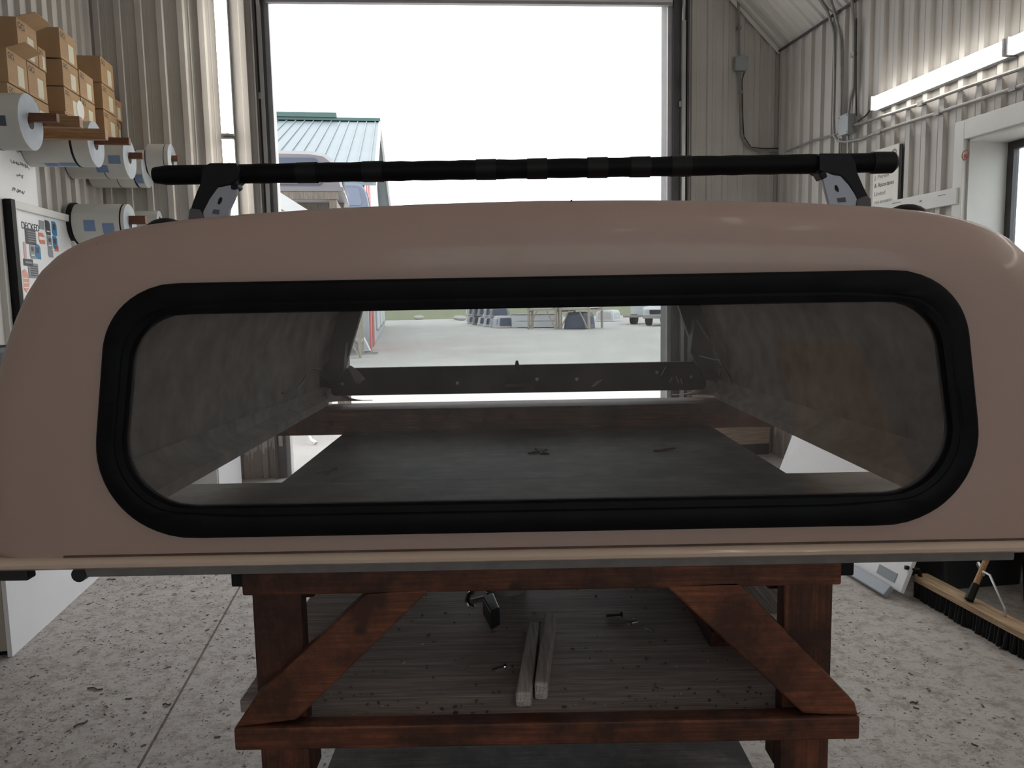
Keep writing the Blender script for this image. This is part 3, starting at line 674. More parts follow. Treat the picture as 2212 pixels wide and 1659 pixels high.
for px in (664, 806, 1050, 1160, 1290, 1382, 1470):                # wraps of tape around the bar
    t = (px-334)/(1930-334); c = a0.lerp(a1, t); s = 0.03*(1 if px % 4 else -1)
    b = MB(); R = []
    for k in range(20):
        pass
    b.cyl(c+Vector((-0.02, 0, 0)), c+Vector((0.02, 0, 0)), 0.0203, 0.0206, n=20, caps=False); b.build('tape_wrap', 'black', brr, True)
pxp = lambda pts, y: [ony(x, y_, y)-RO for x, y_ in pts]
T = {-1: dict(arm=[(436, 360), (452, 352), (508, 351), (519, 366), (514, 386), (498, 400), (472, 405), (454, 432), (441, 462), (436, 486), (404, 486), (408, 462), (415, 438), (424, 414), (432, 396)],
              plate=[(470, 405), (500, 399), (509, 404), (513, 412), (506, 432), (497, 450), (492, 488), (440, 488), (438, 458), (452, 430)],
              hole=[(477, 425), (480, 428), (478, 436), (473, 442), (470, 440), (472, 430)], tab=[(461, 452), (474, 453), (472, 463), (458, 461)],
              lug=[(498, 398), (513, 396), (514, 404), (507, 410), (498, 408)], pad=[(404, 486), (409, 450), (430, 452), (440, 468), (440, 486)]),
     1: dict(arm=[(1770, 334), (1772, 331), (1836, 331), (1848, 350), (1852, 372), (1866, 404), (1880, 432), (1882, 468), (1850, 468), (1850, 430), (1836, 400), (1822, 382), (1806, 376), (1786, 376), (1770, 368)],
             plate=[(1776, 384), (1786, 372), (1800, 378), (1816, 380), (1834, 400), (1846, 418), (1852, 430), (1846, 466), (1798, 466), (1790, 440), (1782, 410)],
             hole=[(1804, 400), (1808, 400), (1812, 408), (1812, 415), (1808, 413), (1804, 408)], tab=[(1809, 428), (1826, 426), (1828, 436), (1811, 437)],
             lug=[(1768, 374), (1784, 368), (1788, 382), (1776, 388)], pad=[(1848, 466), (1852, 430), (1872, 422), (1882, 428), (1884, 466)])}
for s in (-1, 1):
    d = T[s]
    b = MB(); b.prism(pxp(d['arm'], RY-0.026), (0, 0, 0), (0, 0.052, 0)); tw = b.build('foot', 'black', rk, False, 0.003)
    b = MB(); b.prism(pxp(d['plate'], RY-0.030), (0, 0, 0), (0, 0.010, 0)); pl = b.build('foot_cover', 'grey_plate', tw, False, 0.002)
    b = MB(); b.prism(pxp(d['hole'], RY-0.0315), (0, 0, 0), (0, 0.004, 0)); b.build('lock_hole', 'black', tw)
    b = MB(); b.prism(pxp(d['tab'], RY-0.0315), (0, 0, 0), (0, 0.004, 0)); b.build('tab', 'pad_grey', tw)
    b = MB(); b.prism(pxp(d['lug'], RY-0.034), (0, 0, 0), (0, 0.03, 0)); b.build('lug', 'black', tw, False, 0.002)
    b = MB(); b.prism(pxp(d['pad'], RY-0.032), (0, 0, 0), (0, 0.064, 0)); b.build('rubber_pad', 'pad_grey', tw, False, 0.002)
    cx = (360 if s < 0 else 1958); c = ony(cx, 486 if s < 0 else 456, RY+0.02)-RO; b = MB(); R = []
    for j in range(6):
        a = j/5*PI/2; R.append([c+Vector((0.045*math.cos(a)*math.cos(2*PI*k/24), 0.045*math.cos(a)*math.sin(2*PI*k/24), -0.02+0.034*math.sin(a))) for k in range(24)])
    R.insert(0, [p+Vector((0, 0, -0.035)) for p in R[0]])
    b.loft(R, True, True); b.build('foot_bumper', 'black', rk, True)
# ================================================================== WOODEN STAND
ST = Vector((0.048, 1.30, 0.0))
st = thing('wooden_stand', 'dark stained timber stand with diagonal braces carrying the beige truck cap', 'stand', ST)
def S(x, y, z): return Vector((x-ST.x, y-ST.y, z))
def spart(name, mat, a, c, parent=None, bev=0.004):
    b = MB(); b.span(S(*a), S(*c)); return b.build(name, mat, parent or st, False, bev)
def frame_end(y0, y1, front=True):
    ys = 1 if front else -1
    # top beam, a fascia plank in front of it
    spart('top_beam', 'black', (-0.515, y0+0.035, 1.044), (0.613, y1, 1.099))
    spart('fascia_plank', 'stain_x', (-0.483, y0, 1.041), (0.575, y0+0.035, 1.0985))
    spart('post', 'stain_z', (-0.479, y0+0.036, 0.0), (-0.389, y0+0.072, 1.041))
    spart('post', 'stain_z', (0.486, y0+0.036, 0.0), (0.576, y0+0.072, 1.041))
    spart('lower_rail', 'stain_x', (-0.511, y0-0.004, 0.754), (0.614, y0+0.034, 0.797))
    for s in (-1, 1):
        pts = [(-0.49, 0.80), (-0.512, 0.797), (-0.172, 1.040), (-0.265, 1.040), (-0.479, 0.858), (-0.5, 0.82)]
        pxs = [(507, 1573), (553, 1503), (790, 1284), (932, 1272), (640, 1556)] if s < 0 else [(1434, 1262), (1594, 1256), (1848, 1520), (1855, 1547), (1735, 1542)]
        poly = [ony(x, y, y0) for x, y in pxs]
        if not front: pass
        b = MB(); b.prism([S(p.x, y0, p.z) for p in poly], (0, 0.0, 0), (0, 0.036, 0)); b.build('diagonal_brace', 'stain_d', st, False, 0.004)
        # chamfered block under the rail end
        q = [(-0.511, 0.753), (-0.389, 0.753), (-0.389, 0.66), (-0.41, 0.66)] if s < 0 else [(0.613, 0.753), (0.486, 0.753), (0.486, 0.66), (0.53, 0.66)]
        b = MB(); b.prism([S(x, y0+0.072, z) for x, z in q], (0, 0, 0), (0, 0.05, 0)); b.build('corner_block', 'stain_x', st, False, 0.003)
frame_end(1.30, 1.42)
for (x, z0) in ((-0.434, 0), (0.531, 0)):
    spart('post', 'stain_z', (x-0.045, 3.10, 0), (x+0.045, 3.19, 1.02))
# side rails under the lower shelf, and upper side rails
for x in (-0.50, 0.60):
    spart('side_rail', 'stain_y', (x-0.02, 1.42, 0.70), (x+0.02, 3.19, 0.75))
for x in (-0.434, 0.531):
    spart('top_side_rail', 'stain_y', (x-0.045, 1.42, 0.988), (x+0.045, 3.10, 1.0125))
spart('bottom_shelf', 'deck', (-0.47, 1.43, 0.40), (0.565, 3.15, 0.42), None, 0.002)
spart('lower_shelf', 'shelf_ply', (-0.545, 1.425, 0.755), (0.635, 3.2, 0.780), None, 0.0)
spart('shelf_lip', 'shelf_ply', (-0.44, 1.335, 0.755), (0.53, 1.422, 0.780), None, 0.0)
# upper deck: wide front board, centre deck, raised rear cross beam
spart('cross_board', 'deck', (-1.00, 1.86, 1.013), (1.08, 2.205, 1.032), None, 0.003)
spart('front_deck', 'deck', (-0.46, 1.425, 1.013), (0.56, 1.86, 1.030), None, 0.003)
spart('centre_deck', 'deck', (-0.685, 2.205, 1.013), (0.805, 3.085, 1.031), None, 0.003)
spart('rear_cross_beam', 'stain_x', (-1.05, 3.085, 1.018), (1.12, 3.30, 1.120), None, 0.005)
# knots and splinters on the deck
for px, py, r in ((712, 1020, .022), (1440, 973, .02), (1165, 978, .018)):
    p = onz(px, py, 1.032); b = MB()
    for k in range(3):
        a = random.uniform(0, PI); b.bar(S(p.x-.03*math.cos(a)+random.uniform(-.02, .02), p.y-.03*math.sin(a), 1.034), S(p.x+.03*math.cos(a), p.y+.03*math.sin(a), 1.040), 0.008, 0.006)
    o = b.build('deck_splinters', 'deck', st, False); o['kind'] = 'stuff'
# ================================================================== things on the lower shelf
ZS = 0.7805
def stick(name, px, zt, label, mat='old_batten', grp=None):
    P = [onz(x, y, ZS+zt) for x, y in px]
    o = P[0]; t = thing(name, label, 'batten', (o.x, o.y, ZS), 0, grp)
    b = MB(); q = [Vector((p.x-o.x, p.y-o.y, zt)) for p in P]; b.prism(q, (0, 0, 0), (0, 0, -zt)); b.build('batten', mat, t, False, 0.005); return t
def stick1(name, px, zt, label, mat='old_batten'):
    P = [onz(x, y, ZS+zt) for x, y in px]; o = P[0]
    b = MB(); b.prism([Vector((p.x-o.x, p.y-o.y, zt)) for p in P], (0, 0, 0), (0, 0, -zt))
    ob = b.build(name, mat, None, False, 0.005); ob.location = (o.x, o.y, ZS); return tag(ob, label, 'batten', 'battens on the lower shelf')
stick1('wood_batten', [(1113, 1497), (1148, 1497), (1166, 1342), (1143, 1341)], 0.030, 'weathered square wood batten on the lower shelf, the left and nearer of two')
stick1('wood_batten', [(1154, 1474), (1182, 1475), (1202, 1323), (1176, 1321)], 0.036, 'weathered square wood batten on the lower shelf, the right and farther of two')
# boards at the right of the shelf
o = onz(1533, 1397, ZS)
b = MB(); b.span((0, 0, 0), (0.22, 0.9, 0.034)); ob = b.build('runner_board', 'stain_y', None, False, 0.003); ob.location = (o.x, o.y, ZS)
tag(ob, 'black-ended dark board lying along the right side of the lower shelf', 'board')
p = onz(1572, 1326, ZS+0.034+0.05)
b = MB(); b.span((0, 0, 0), (0.16, 0.75, 0.048)); ob = b.build('plank_offcut', 'old_batten', None, False, 0.003); ob.location = (p.x, p.y, ZS+0.0345)
tag(ob, 'grey plank offcut stacked on the dark board behind the right brace', 'plank')
# spring clamp
c0 = onz(1030, 1320, ZS)
cl = thing('clamp', 'small steel clamp with curved bright jaw lying on the lower shelf', 'clamp', (c0.x, c0.y, ZS))
K3 = lambda px, py, h: onz(px, py, ZS+h)-Vector((c0.x, c0.y, ZS))
b = MB(); b.tube([K3(1052, 1268, .045), K3(1036, 1270, .045), K3(1022, 1276, .042), K3(1012, 1286, .036), K3(1009, 1298, .028), K3(1014, 1308, .020), K3(1026, 1312, .014)], 0.0062, 8); b.build('jaw', 'chrome', cl, True)
b = MB(); b.prism([K3(x, y, .05) for x, y in ((1042, 1290), (1066, 1279), (1080, 1312), (1060, 1322))], (0, 0, 0), (0, 0, -0.045)); b.build('grip_block', 'black_plastic', cl, False, 0.004)
b = MB(); b.bar(K3(1050, 1281, .058), K3(1068, 1273, .060), 0.009, 0.007); b.build('lever', 'chrome', cl, False, 0.002)
b = MB(); b.cyl(K3(1018, 1300, .02), K3(1050, 1292, .022), 0.007, n=10); b.build('screw', 'steel', cl, True)
# roll of tape peeping out behind the beam
p = onz(1098, 1282, ZS)
tr = thing('tape_roll', 'pale roll of tape half hidden under the top beam of the stand', 'tape roll', (p.x, p.y+0.03, ZS))
b = MB(); b.pipe((0, 0, 0), (0, 0, 0.045), 0.05, 0.036); b.build('roll', 'seal_grey', tr, True)
b = MB(); b.pipe((0, 0, -0.0), (0, 0, 0.045), 0.0365, 0.033); b.build('core', 'cardboard_side', tr, True)
# screws, nails and small scraps
def nail(px, py, ang, L, r, mat, label, head=True):
    p = onz(px, py, ZS); t = thing('screw', label, 'screw', (p.x, p.y, ZS), ang, 'loose screws on the lower shelf')
    b = MB(); b.cyl((-L/2, 0, r), (L/2, 0, r), r, r*0.7, n=8); b.build('shank', mat, t)
    if head: b = MB(); b.cyl((L/2, 0, r*1.2), (L/2+0.003, 0, r*1.2), r*2.0, n=10); b.build('head', mat, t)
nail(1076, 1447, 0.5, 0.030, 0.0028, 'chrome', 'bright screw lying left of the two battens')
nail(1326, 1332, 0.15, 0.036, 0.0032, 'black', 'dark thick screw on the shelf right of the battens')
nail(1400, 1361, -0.9, 0.024, 0.002, 'steel', 'thin steel nail near the middle right of the shelf')
nail(1134, 1371, 0.6, 0.012, 0.002, 'steel', 'tiny screw touching the left batten')
p = onz(1358, 1349, ZS); b = MB(); b.cyl((0, 0, 0), (0, 0, 0.007), 0.010, 0.009, n=6); b.cyl((0.006, 0, 0.004), (0.02, 0.004, 0.004), 0.004, n=8)
ob = b.build('bolt', 'chrome', None, True); ob.location = p; tag(ob, 'small shiny bolt on the lower shelf right of the battens', 'bolt')
b = MB()
for k in range(260):
    x, y = random.uniform(-0.42, 0.5), (random.uniform(1.34, 2.1) if k % 3 else random.uniform(1.34, 1.45)); s = random.uniform(0.0012, 0.005)
    b.box((x, y, ZS+s*0.3), (s*random.uniform(.8, 2), s, s*0.6), Matrix.Rotation(random.uniform(0, 3), 3, 'Z'), 0 if k % 4 else 1)
o = b.build('shelf_debris', ['chip_dark', 'chip_pale'], None, kind='stuff'); tag(o, 'crumbs and shavings scattered over the lower shelf', 'debris')

# ================================================================== LEFT WALL: rolls, boxes, sticker board
def dist(px, py, u): return onu(px, py, u)
UF = -2.0
def roll(name, v, z, r, uf, ub, tip, rodz, label, bands=(), labels=(), rod=True, mat='foam_white', hole=0.038, rodmat='pine_dark'):
    t = hall(name, label, 'roll', ub, v, z, 'rolls of white foam film on the left wall')
    L = uf-ub
    b = MB(); b.pipe((0, 0, 0), (L, 0, 0), r, hole, 40); b.build('roll_body', [mat], t, True)
    b = MB(); b.pipe((L-0.002, 0, 0), (L+0.002, 0, 0), r*0.985, hole, 40); b.build('end_face', 'foam_side', t)
    for x, w_ in bands:
        b = MB(); b.pipe((L-x, 0, 0), (L-x-w_, 0, 0), r+0.0015, r-0.004, 40); b.build('strap', 'black', t, True)
    for x, a0, w_, da, m in labels:                                  # tape patches wrapped on the cylinder
        b = MB(); R = []
        for k in range(7):
            a = a0+da*k/6; R.append([Vector((L-x-w_, (r+0.002)*math.cos(a), (r+0.002)*math.sin(a))), Vector((L-x, (r+0.002)*math.cos(a), (r+0.002)*math.sin(a)))])
        b.loft(R, False); b.build('tape_label', m, t, True)
    return t
def rod(v, z, tip, label, mat='pine_dark', w=0.042, h=0.045, ub=UL+0.035):
    o = MB().span((0, -w/2, -h/2), (tip-ub, w/2, h/2)).build('wooden_peg', mat, None, False, 0.003)
    o.matrix_world = Matrix.Translation(H(ub, v, z)) @ Matrix.Rotation(TH, 4, 'Z'); return tag(o, label, 'wooden peg', 'wooden pegs holding the rolls')
CAMA = -PI/2                                                          # cylinder angle that faces the camera (-v)
def at(px, py, u): v, z = onu(px, py, u); return v, z
vA, zA = at(66, 264, UF)
roll('foam_roll', vA, zA, 0.152, UF, UL+0.05, 0, 0, 'large foam roll nearest the camera at the left photo edge, dark label', [(0.16, 0.008)], [(0.06, PI+0.0, 0.06, 0.35, 'tape_dark')])
rod(vA, zA+0.025, -1.855, 'dark wooden peg through the core of the nearest foam roll')
v1, z1 = at(175, 257, -1.80); rod(v1, z1-0.02, -1.80, 'empty pale wooden peg just right of the nearest roll, the upper one', 'pine', 0.05, 0.062)
v2, z2 = at(230, 284, -1.80); rod(v2, z2-0.02, -1.80, 'empty pale wooden peg just right of the nearest roll, the long lower one', 'pine', 0.05, 0.066)
vB, zB = at(207, 312, UF)
roll('foam_roll', vB, zB, 0.150, UF, UL+0.05, 0, 0, 'foam roll with a black strap and blue tape patch low on its side', [(0.10, 0.014)], [(0.12, -PI/2-0.45, 0.10, 0.30, 'tape_blue'), (0.23, -PI/2-0.40, 0.08, 0.30, 'tape_blue')])
rod(vB, zB+0.022, -1.78, 'dark wooden peg through the core of the black strapped roll')
vC, zC = at(280, 343, UF)
roll('foam_roll', vC, zC, 0.150, UF, UL+0.05, 0, 0, 'foam roll with two blue tape patches, middle of the upper row', [(0.155, 0.005)], [(0.02, PI+0.02, 0.085, 0.40, 'tape_blue'), (0.12, PI+0.50, 0.085, 0.40, 'tape_blue')])
rod(vC, zC+0.022, -1.90, 'short dark wooden peg through the core of the blue patched middle roll')
vD, zD = at(318, 365, UF)
roll('foam_roll', vD, zD, 0.150, UF, UL+0.05, 0, 0, 'foam roll with a blue label, last but one of the upper row', [(0.06, 0.014), (0.20, 0.005)], [(0.005, PI+0.45, 0.06, 0.55, 'tape_blue')])
rod(vD, zD+0.022, -1.91, 'short dark wooden peg through the core of the last but one roll')
vE = VF-0.20; p = onplane(372, 348, VV_, vE); uE, zE_ = p.dot(UV_), p.z
roll('foam_roll', vE, zE_, 0.135, uE, max(uE-0.30, UF+0.012), 0, 0, 'grey ended foam roll half hidden behind the roof rack bar tip', [(0.03, 0.004)], mat='foam_white')
rod(vE, zE_+0.02, uE+0.05, 'short wooden peg of the roll behind the rack bar tip', 'pine_dark', ub=uE-0.06)
vG, zG = at(281, 484, -2.02)
roll('foam_roll', vG, zG, 0.150, -2.02, UL+0.08, 0, 0, 'foam roll of the lower row with two blue tape patches above the cap', [(0.02, 0.010)], [(0.07, PI+0.05, 0.08, 0.55, 'tape_blue'), (0.20, PI-0.10, 0.08, 0.55, 'tape_blue')])
rod(vG, zG+0.03, -1.90, 'dark wooden peg through the core of the lower row roll', 'pine_dark', 0.055, 0.06)
b = MB(); b.pipe((0, 0, 0), (0.03, 0, 0), 0.16, 0.03, 32); o = b.build('gap_disc', 'black', None, True)  # black disc puts in the shade of the gap between roll and wall
o.matrix_world = Matrix.Translation(H(UL+0.045, vG, zG)) @ Matrix.Rotation(TH, 4, 'Z'); tag(o, 'black disc drawn for the dark gap behind the lower foam roll', 'disc')
p = onplane(345, 478, VV_, VF-0.22); roll('foam_roll', VF-0.22, p.z, 0.085, p.dot(UV_), p.dot(UV_)-0.28, 0, 0, 'small pale foam roll peeping over the cap roof next to the rack foot', [])
rod(VF-0.22, p.z+0.0, p.dot(UV_)+0.03, 'short wooden peg of the small roll over the cap roof', 'pine_dark', 0.03, 0.03, p.dot(UV_)-0.34)
# cardboard boxes; faces parallel to the left wall at u = -2.2
K = 2.2/1.95
def zk(z): return 1.55+(z-1.55)*K
def carton(vs, ve, zb, zt, label, flap=False, uf=-2.2, turn=0.0, tilt=0):
    v0, v1, z0, z1 = vs*K, ve*K, zk(zb), zk(zt)
    v1 -= 0.003; z1 -= 0.0015
    t = hall('cardboard_box', label, 'box', uf, (v0+v1)/2, z0, 'cardboard boxes stacked on the left wall shelf'); t.rotation_euler = (0, 0, TH+turn)
    w_, h_, d_ = v1-v0, z1-z0, (uf-UL-0.05)
    b = MB(); b.span((-d_, -w_/2, 0), (0, w_/2, h_)); b.build('carton', 'cardboard', t, False, 0.002)
    b = MB(); b.span((0, -w_*0.02+0.0, h_*0.06), (0.0012, w_*0.30, h_*0.66)); pl = b.build('paper_label', 'paper_warm', t)
    M = frame((0, 1, 0), (0, 0, 1), (0.0008, -w_/2+0.012, h_*0.74)); text('GCi', h_*0.24, 'ink', 'print', t, M)
    b = MB(); b.span((0, -w_/2, h_*0.700), (0.0006, w_/2, h_*0.708)); b.build('print_line', 'cardboard_side', t)
    for k in range(4):
        b = MB(); b.span((0, -w_*0.44, h_*(0.12+0.07*k)), (0.0006, -w_*0.18, h_*(0.135+0.07*k))); b.build('print_line', 'cardboard_side', t)
    if flap:
        b = MB(); b.prism([Vector((0, -w_/2, h_)), Vector((0, w_/2, h_)), Vector((0.10, w_/2-0.02, h_+0.035)), Vector((0.10, -w_/2+0.02, h_+0.035))], (0, 0, 0), (0, 0, 0.003)); b.build('flap', 'cardboard', t)
    return t
carton(4.40, 4.635, 2.56, 2.715, 'cardboard box in the nearest stack, bottom row left, behind the big roll')
carton(4.64, 4.875, 2.56, 2.715, 'cardboard box in the nearest stack, bottom row right')
carton(4.42, 4.64, 2.72, 2.895, 'cardboard box with an open flap in the nearest stack, middle row left', True)
carton(4.645, 4.87, 2.72, 2.895, 'cardboard box in the nearest stack, middle row right')
carton(4.56, 4.79, 2.90, 3.095, 'cardboard box on top of the nearest stack with its flap standing out', True)
carton(4.795, 4.89, 2.90, 3.02, 'narrow cardboard box squeezed on top of the nearest stack, right side')
carton(5.11, 5.35, 2.735, 2.885, 'cardboard box at the bottom of the tall middle stack')
carton(5.11, 5.345, 2.89, 3.045, 'cardboard box second from the top of the tall middle stack')
carton(5.10, 5.345, 3.05, 3.225, 'cardboard box topmost of the tall middle stack')
carton(5.36, 5.59, 2.735, 2.89, 'cardboard box with a round white sticker, lower right of the middle stack')
carton(5.36, 5.59, 2.895, 3.06, 'cardboard box on the lower right pair of the middle stack')
carton(5.74, 5.99, 2.74, 2.905, 'cardboard box at the bottom of the farthest tall stack')
carton(5.74, 5.985, 2.91, 3.08, 'cardboard box in the middle of the farthest tall stack')
carton(5.75, 5.985, 3.085, 3.26, 'cardboard box topmost of the farthest tall stack')
carton(6.0, 6.15, 2.74, 2.90, 'turned cardboard box in the corner, lower one', False, -2.22, 0.12)
carton(6.0, 6.15, 2.905, 3.05, 'turned cardboard box in the corner, upper one', False, -2.22, -0.1)
for (a, c, z, lab) in ((4.40, 4.89, 2.56, 'lower wall shelf plank under the nearest box stack'), (5.09, 6.17, 2.735, 'higher wall shelf plank under the middle and far box stacks')):
    t = hall('wall_shelf', lab, 'shelf', UL+0.035, a*K, zk(z)-0.022)
    b = MB(); b.span((0, -0.02, 0), (0.24, (c-a)*K+0.02, 0.021)); b.build('plank', 'pine', t, False, 0.002)
    for y in (0.08, (c-a)*K-0.08):
        b = MB(); b.prism([Vector((0, y, 0)), Vector((0.2, y, 0)), Vector((0, y, -0.10))], (0, -0.012, 0), (0, 0.012, 0)); b.build('bracket', 'pine_dark', t)
v_, z_ = at(172, 236, -2.195)
b = MB(); b.cyl((0, 0, 0), (0.0012, 0, 0), 0.065, n=24); o = b.build('round_sticker', 'paper', None)
o.matrix_world = Matrix.Translation(H(-2.198, 5.335*K, zk(2.80))) @ Matrix.Rotation(TH, 4, 'Z'); tag(o, 'round white sticker on a box of the middle stack', 'sticker')
# writing board above the sticker case
wbt = hall('whiteboard', 'white board with faint handwriting on the left wall above the sticker case', 'whiteboard', UL+0.036, 4.9, 2.24)
b = MB(); b.span((0, 0, 0), (0.008, 0.86, 0.52)); b.build('board', 'board_white', wbt)
random.seed(11)
def scribble(parent, y0, z0, L, h, mat, x=0.0095, rtl=1):
    pts = []; n = max(6, int(L/h*4))
    for k in range(n): pts.append(Vector((x, y0+rtl*L*k/n, z0+random.uniform(-h/2, h/2))))
    b = MB(); b.tube(pts, 0.0018, 4); b.build('handwriting', mat, parent)
for y, z, L in ((0.50, 0.44, 0.26), (0.56, 0.34, 0.22), (0.52, 0.26, 0.26), (0.58, 0.18, 0.10), (0.50, 0.08, 0.18)): scribble(wbt, y, z, L, 0.03, 'ink_soft')
# sticker display case
cs = hall('sticker_case', 'white framed display board full of small blue and grey stickers on the left wall', 'display board', UL+0.036, 5.36, 1.10)
Lc, Hc = 0.955, 1.145
for a, c in (((0, -0.02, Hc-0.05), (0.035, Lc, Hc)), ((0, -0.02, 0), (0.035, Lc, 0.05)), ((0, Lc-0.07, 0.05), (0.035, Lc, Hc-0.05)), ((0, -0.02, 0.05), (0.035, 0.03, Hc-0.05))):
    b = MB(); b.span(a, c); b.build('frame_rail', 'wall_trim', cs, False, 0.003)
b = MB(); b.span((0, 0.03, 0.05), (0.012, Lc-0.07, Hc-0.05)); bk = b.build('backing', 'board_white', cs)
b = MB(); b.span((-0.03, -0.075, 0.0), (0.05, -0.022, Hc)); b.build('side_post', 'black', cs)
def sticker(px, py, w_, h_, mat, kind='rect', extra=None):
    v, z = onu(px, py, UL+0.049); y, zz = v-5.36, z-1.10
    b = MB()
    if kind == 'rect': b.span((0.012, y-w_/2, zz-h_/2), (0.0145, y+w_/2, zz+h_/2))
    elif kind == 'clip':
        c = w_*0.28; b.prism([Vector((0.012, y+a, zz+e)) for a, e in ((-w_/2, -h_/2+c), (-w_/2+c*.6, -h_/2), (w_/2, -h_/2), (w_/2, h_/2-c), (w_/2-c, h_/2), (-w_/2, h_/2))], (0, 0, 0), (0.0025, 0, 0))
    elif kind == 'oval': b.add(*(lambda n: ([Vector((0.0145, y+w_/2*math.cos(2*PI*k/n), zz+h_/2*math.sin(2*PI*k/n))) for k in range(n)], [tuple(range(n))]))(8))
    o = b.build('sticker', mat, cs)
    if extra:
        for dy, dz, ww, hh, m in extra:
            b = MB(); b.span((0.0145, y+w_*dy-w_*ww/2, zz+h_*dz-h_*hh/2), (0.0155, y+w_*dy+w_*ww/2, zz+h_*dz+h_*hh/2)); b.build('sticker_print', m, o)
    return o
blue_x = [(-0.1, 0.1, 0.5, 0.4, 'sticker_dark')]; grey_x = [(0, 0.15, 0.4, 0.3, 'sticker_dark'), (0, -0.25, 0.6, 0.08, 'board_white')]
for px, py, w_, h_, m, k, e in ((25, 484, .11, .10, 'sticker_blue', 'clip', blue_x), (28, 516, .11, .10, 'sticker_grey', 'clip', grey_x), (90, 486, .075, .06, 'sticker_grey', 'rect', None),
        (103, 492, .075, .10, 'sticker_dark', 'clip', grey_x), (117, 494, .075, .10, 'sticker_blue', 'clip', blue_x), (66, 511, .15, .105, 'sticker_dark', 'rect', [(0.1, 0.3-0.15*i, 0.75, 0.06, 'sticker_grey') for i in range(5)]),
        (90, 515, .09, .075, 'sticker_orange', 'clip', [(0, 0, 0.9, 0.28, 'board_white')]), (107, 523, .075, .09, 'sticker_grey', 'clip', grey_x), (119, 524, .07, .09, 'sticker_blue', 'clip', blue_x),
        (54, 541, .035, .11, 'sticker_pink', 'rect', None), (70, 543, .075, .10, 'sticker_grey', 'clip', grey_x), (82, 544, .075, .10, 'sticker_blue', 'clip', blue_x), (34, 560, .13, .17, 'paper_warm', 'rect', [(0, 0.36, 0.9, 0.16, 'sticker_grey'), (0, -0.05, 0.8, 0.04, 'ink_soft')]),
        (61, 567, .13, .045, 'sticker_dark', 'rect', [(0, 0, 0.7, 0.3, 'sticker_grey')]), (72, 585, .14, .10, 'sticker_grey', 'rect', [(0.1, 0.3-0.15*i, 0.75, 0.06, 'sticker_dark') for i in range(5)]), (55, 606, .10, .15, 'sticker_coral', 'oval', [(0, 0.1-0.2*i, 0.7, 0.04, 'board_white') for i in range(3)]),
        (38, 632, .085, .12, 'sticker_grey', 'clip', grey_x), (38, 664, .055, .13, 'sticker_dark', 'rect', [(0, 0.4-0.2*i, 0.8, 0.07, 'sticker_grey') for i in range(5)]), (109, 545, .075, .07, 'sticker_grey', 'clip', None), (122, 537, .06, .04, 'sticker_orange', 'rect', None)):
    sticker(px, py, w_, h_, m, k, e)
v_, z_ = onu(46, 483, UL+0.05)
text('DECKED', 0.066, 'ink', 'sign_lettering', cs, frame((0, 1, 0), (0, 0, 1), (0.0125, v_-5.36, z_-1.10-0.03)), 0.0015)
# ================================================================== FLOOR THINGS, LEFT
cb = hall('white_cabinet', 'white melamine cabinet standing on the floor at the left photo edge', 'cabinet', -2.36, 3.58, 0)
b = MB(); b.span((0.57, 0, 0.0), (0.59, 1.62, 0.98)); b.build('front_panel', 'melamine', cb, False, 0.001)
b = MB(); b.span((0.0, 0, 0.03), (0.569, 0.02, 0.98)); b.build('side_panel', 'melamine_edge', cb)
b = MB(); b.span((0.0, 0.02, 0.94), (0.569, 1.62, 0.98)); b.build('top_panel', 'melamine', cb)
b = MB(); b.span((0.05, 0.03, 0.0), (0.55, 1.6, 0.05)); b.build('plinth', 'black', cb)
c2 = hall('white_cabinet', 'white cabinet by the stained front wall left of the door', 'cabinet', -2.36, 5.95, 0)
b = MB(); b.span((0.0, 0, 0), (0.97, 0.80, 0.95)); b.build('carcass', 'melamine', c2, False, 0.004)
b = MB(); b.span((0.36, -0.018, 0.03), (0.66, -0.001, 0.92)); b.build('door', 'lid_white', c2, False, 0.002)
b = MB(); b.span((0.67, -0.018, 0.03), (0.96, -0.001, 0.92)); b.build('door', 'melamine', c2, False, 0.002)
b = MB(); b.tube([Vector((0.97, 0.1, 0.32)), Vector((0.78, -0.03, 0.30)), Vector((0.68, -0.03, 0.33)), Vector((0.5, -0.025, 0.36))], 0.003, 5); b.build('cord', 'ink_soft', c2)
# black bag on the cabinet
bg_ = hall('tool_bag', 'black tool bag with a looped handle at the left photo edge', 'bag', -2.08, 4.0, 0.98)
b = MB(); b.box((0, 0, 0.20), (0.40, 0.30, 0.40)); b.build('bag_body', 'black', bg_, False, 0.03)
b = MB(); b.tube([Vector((0.12+0.05*math.cos(a), -0.05, 0.40+0.07*math.sin(a))) for a in [PI*k/10 for k in range(11)]], 0.012, 8); b.build('handle', 'black_plastic', bg_, True)
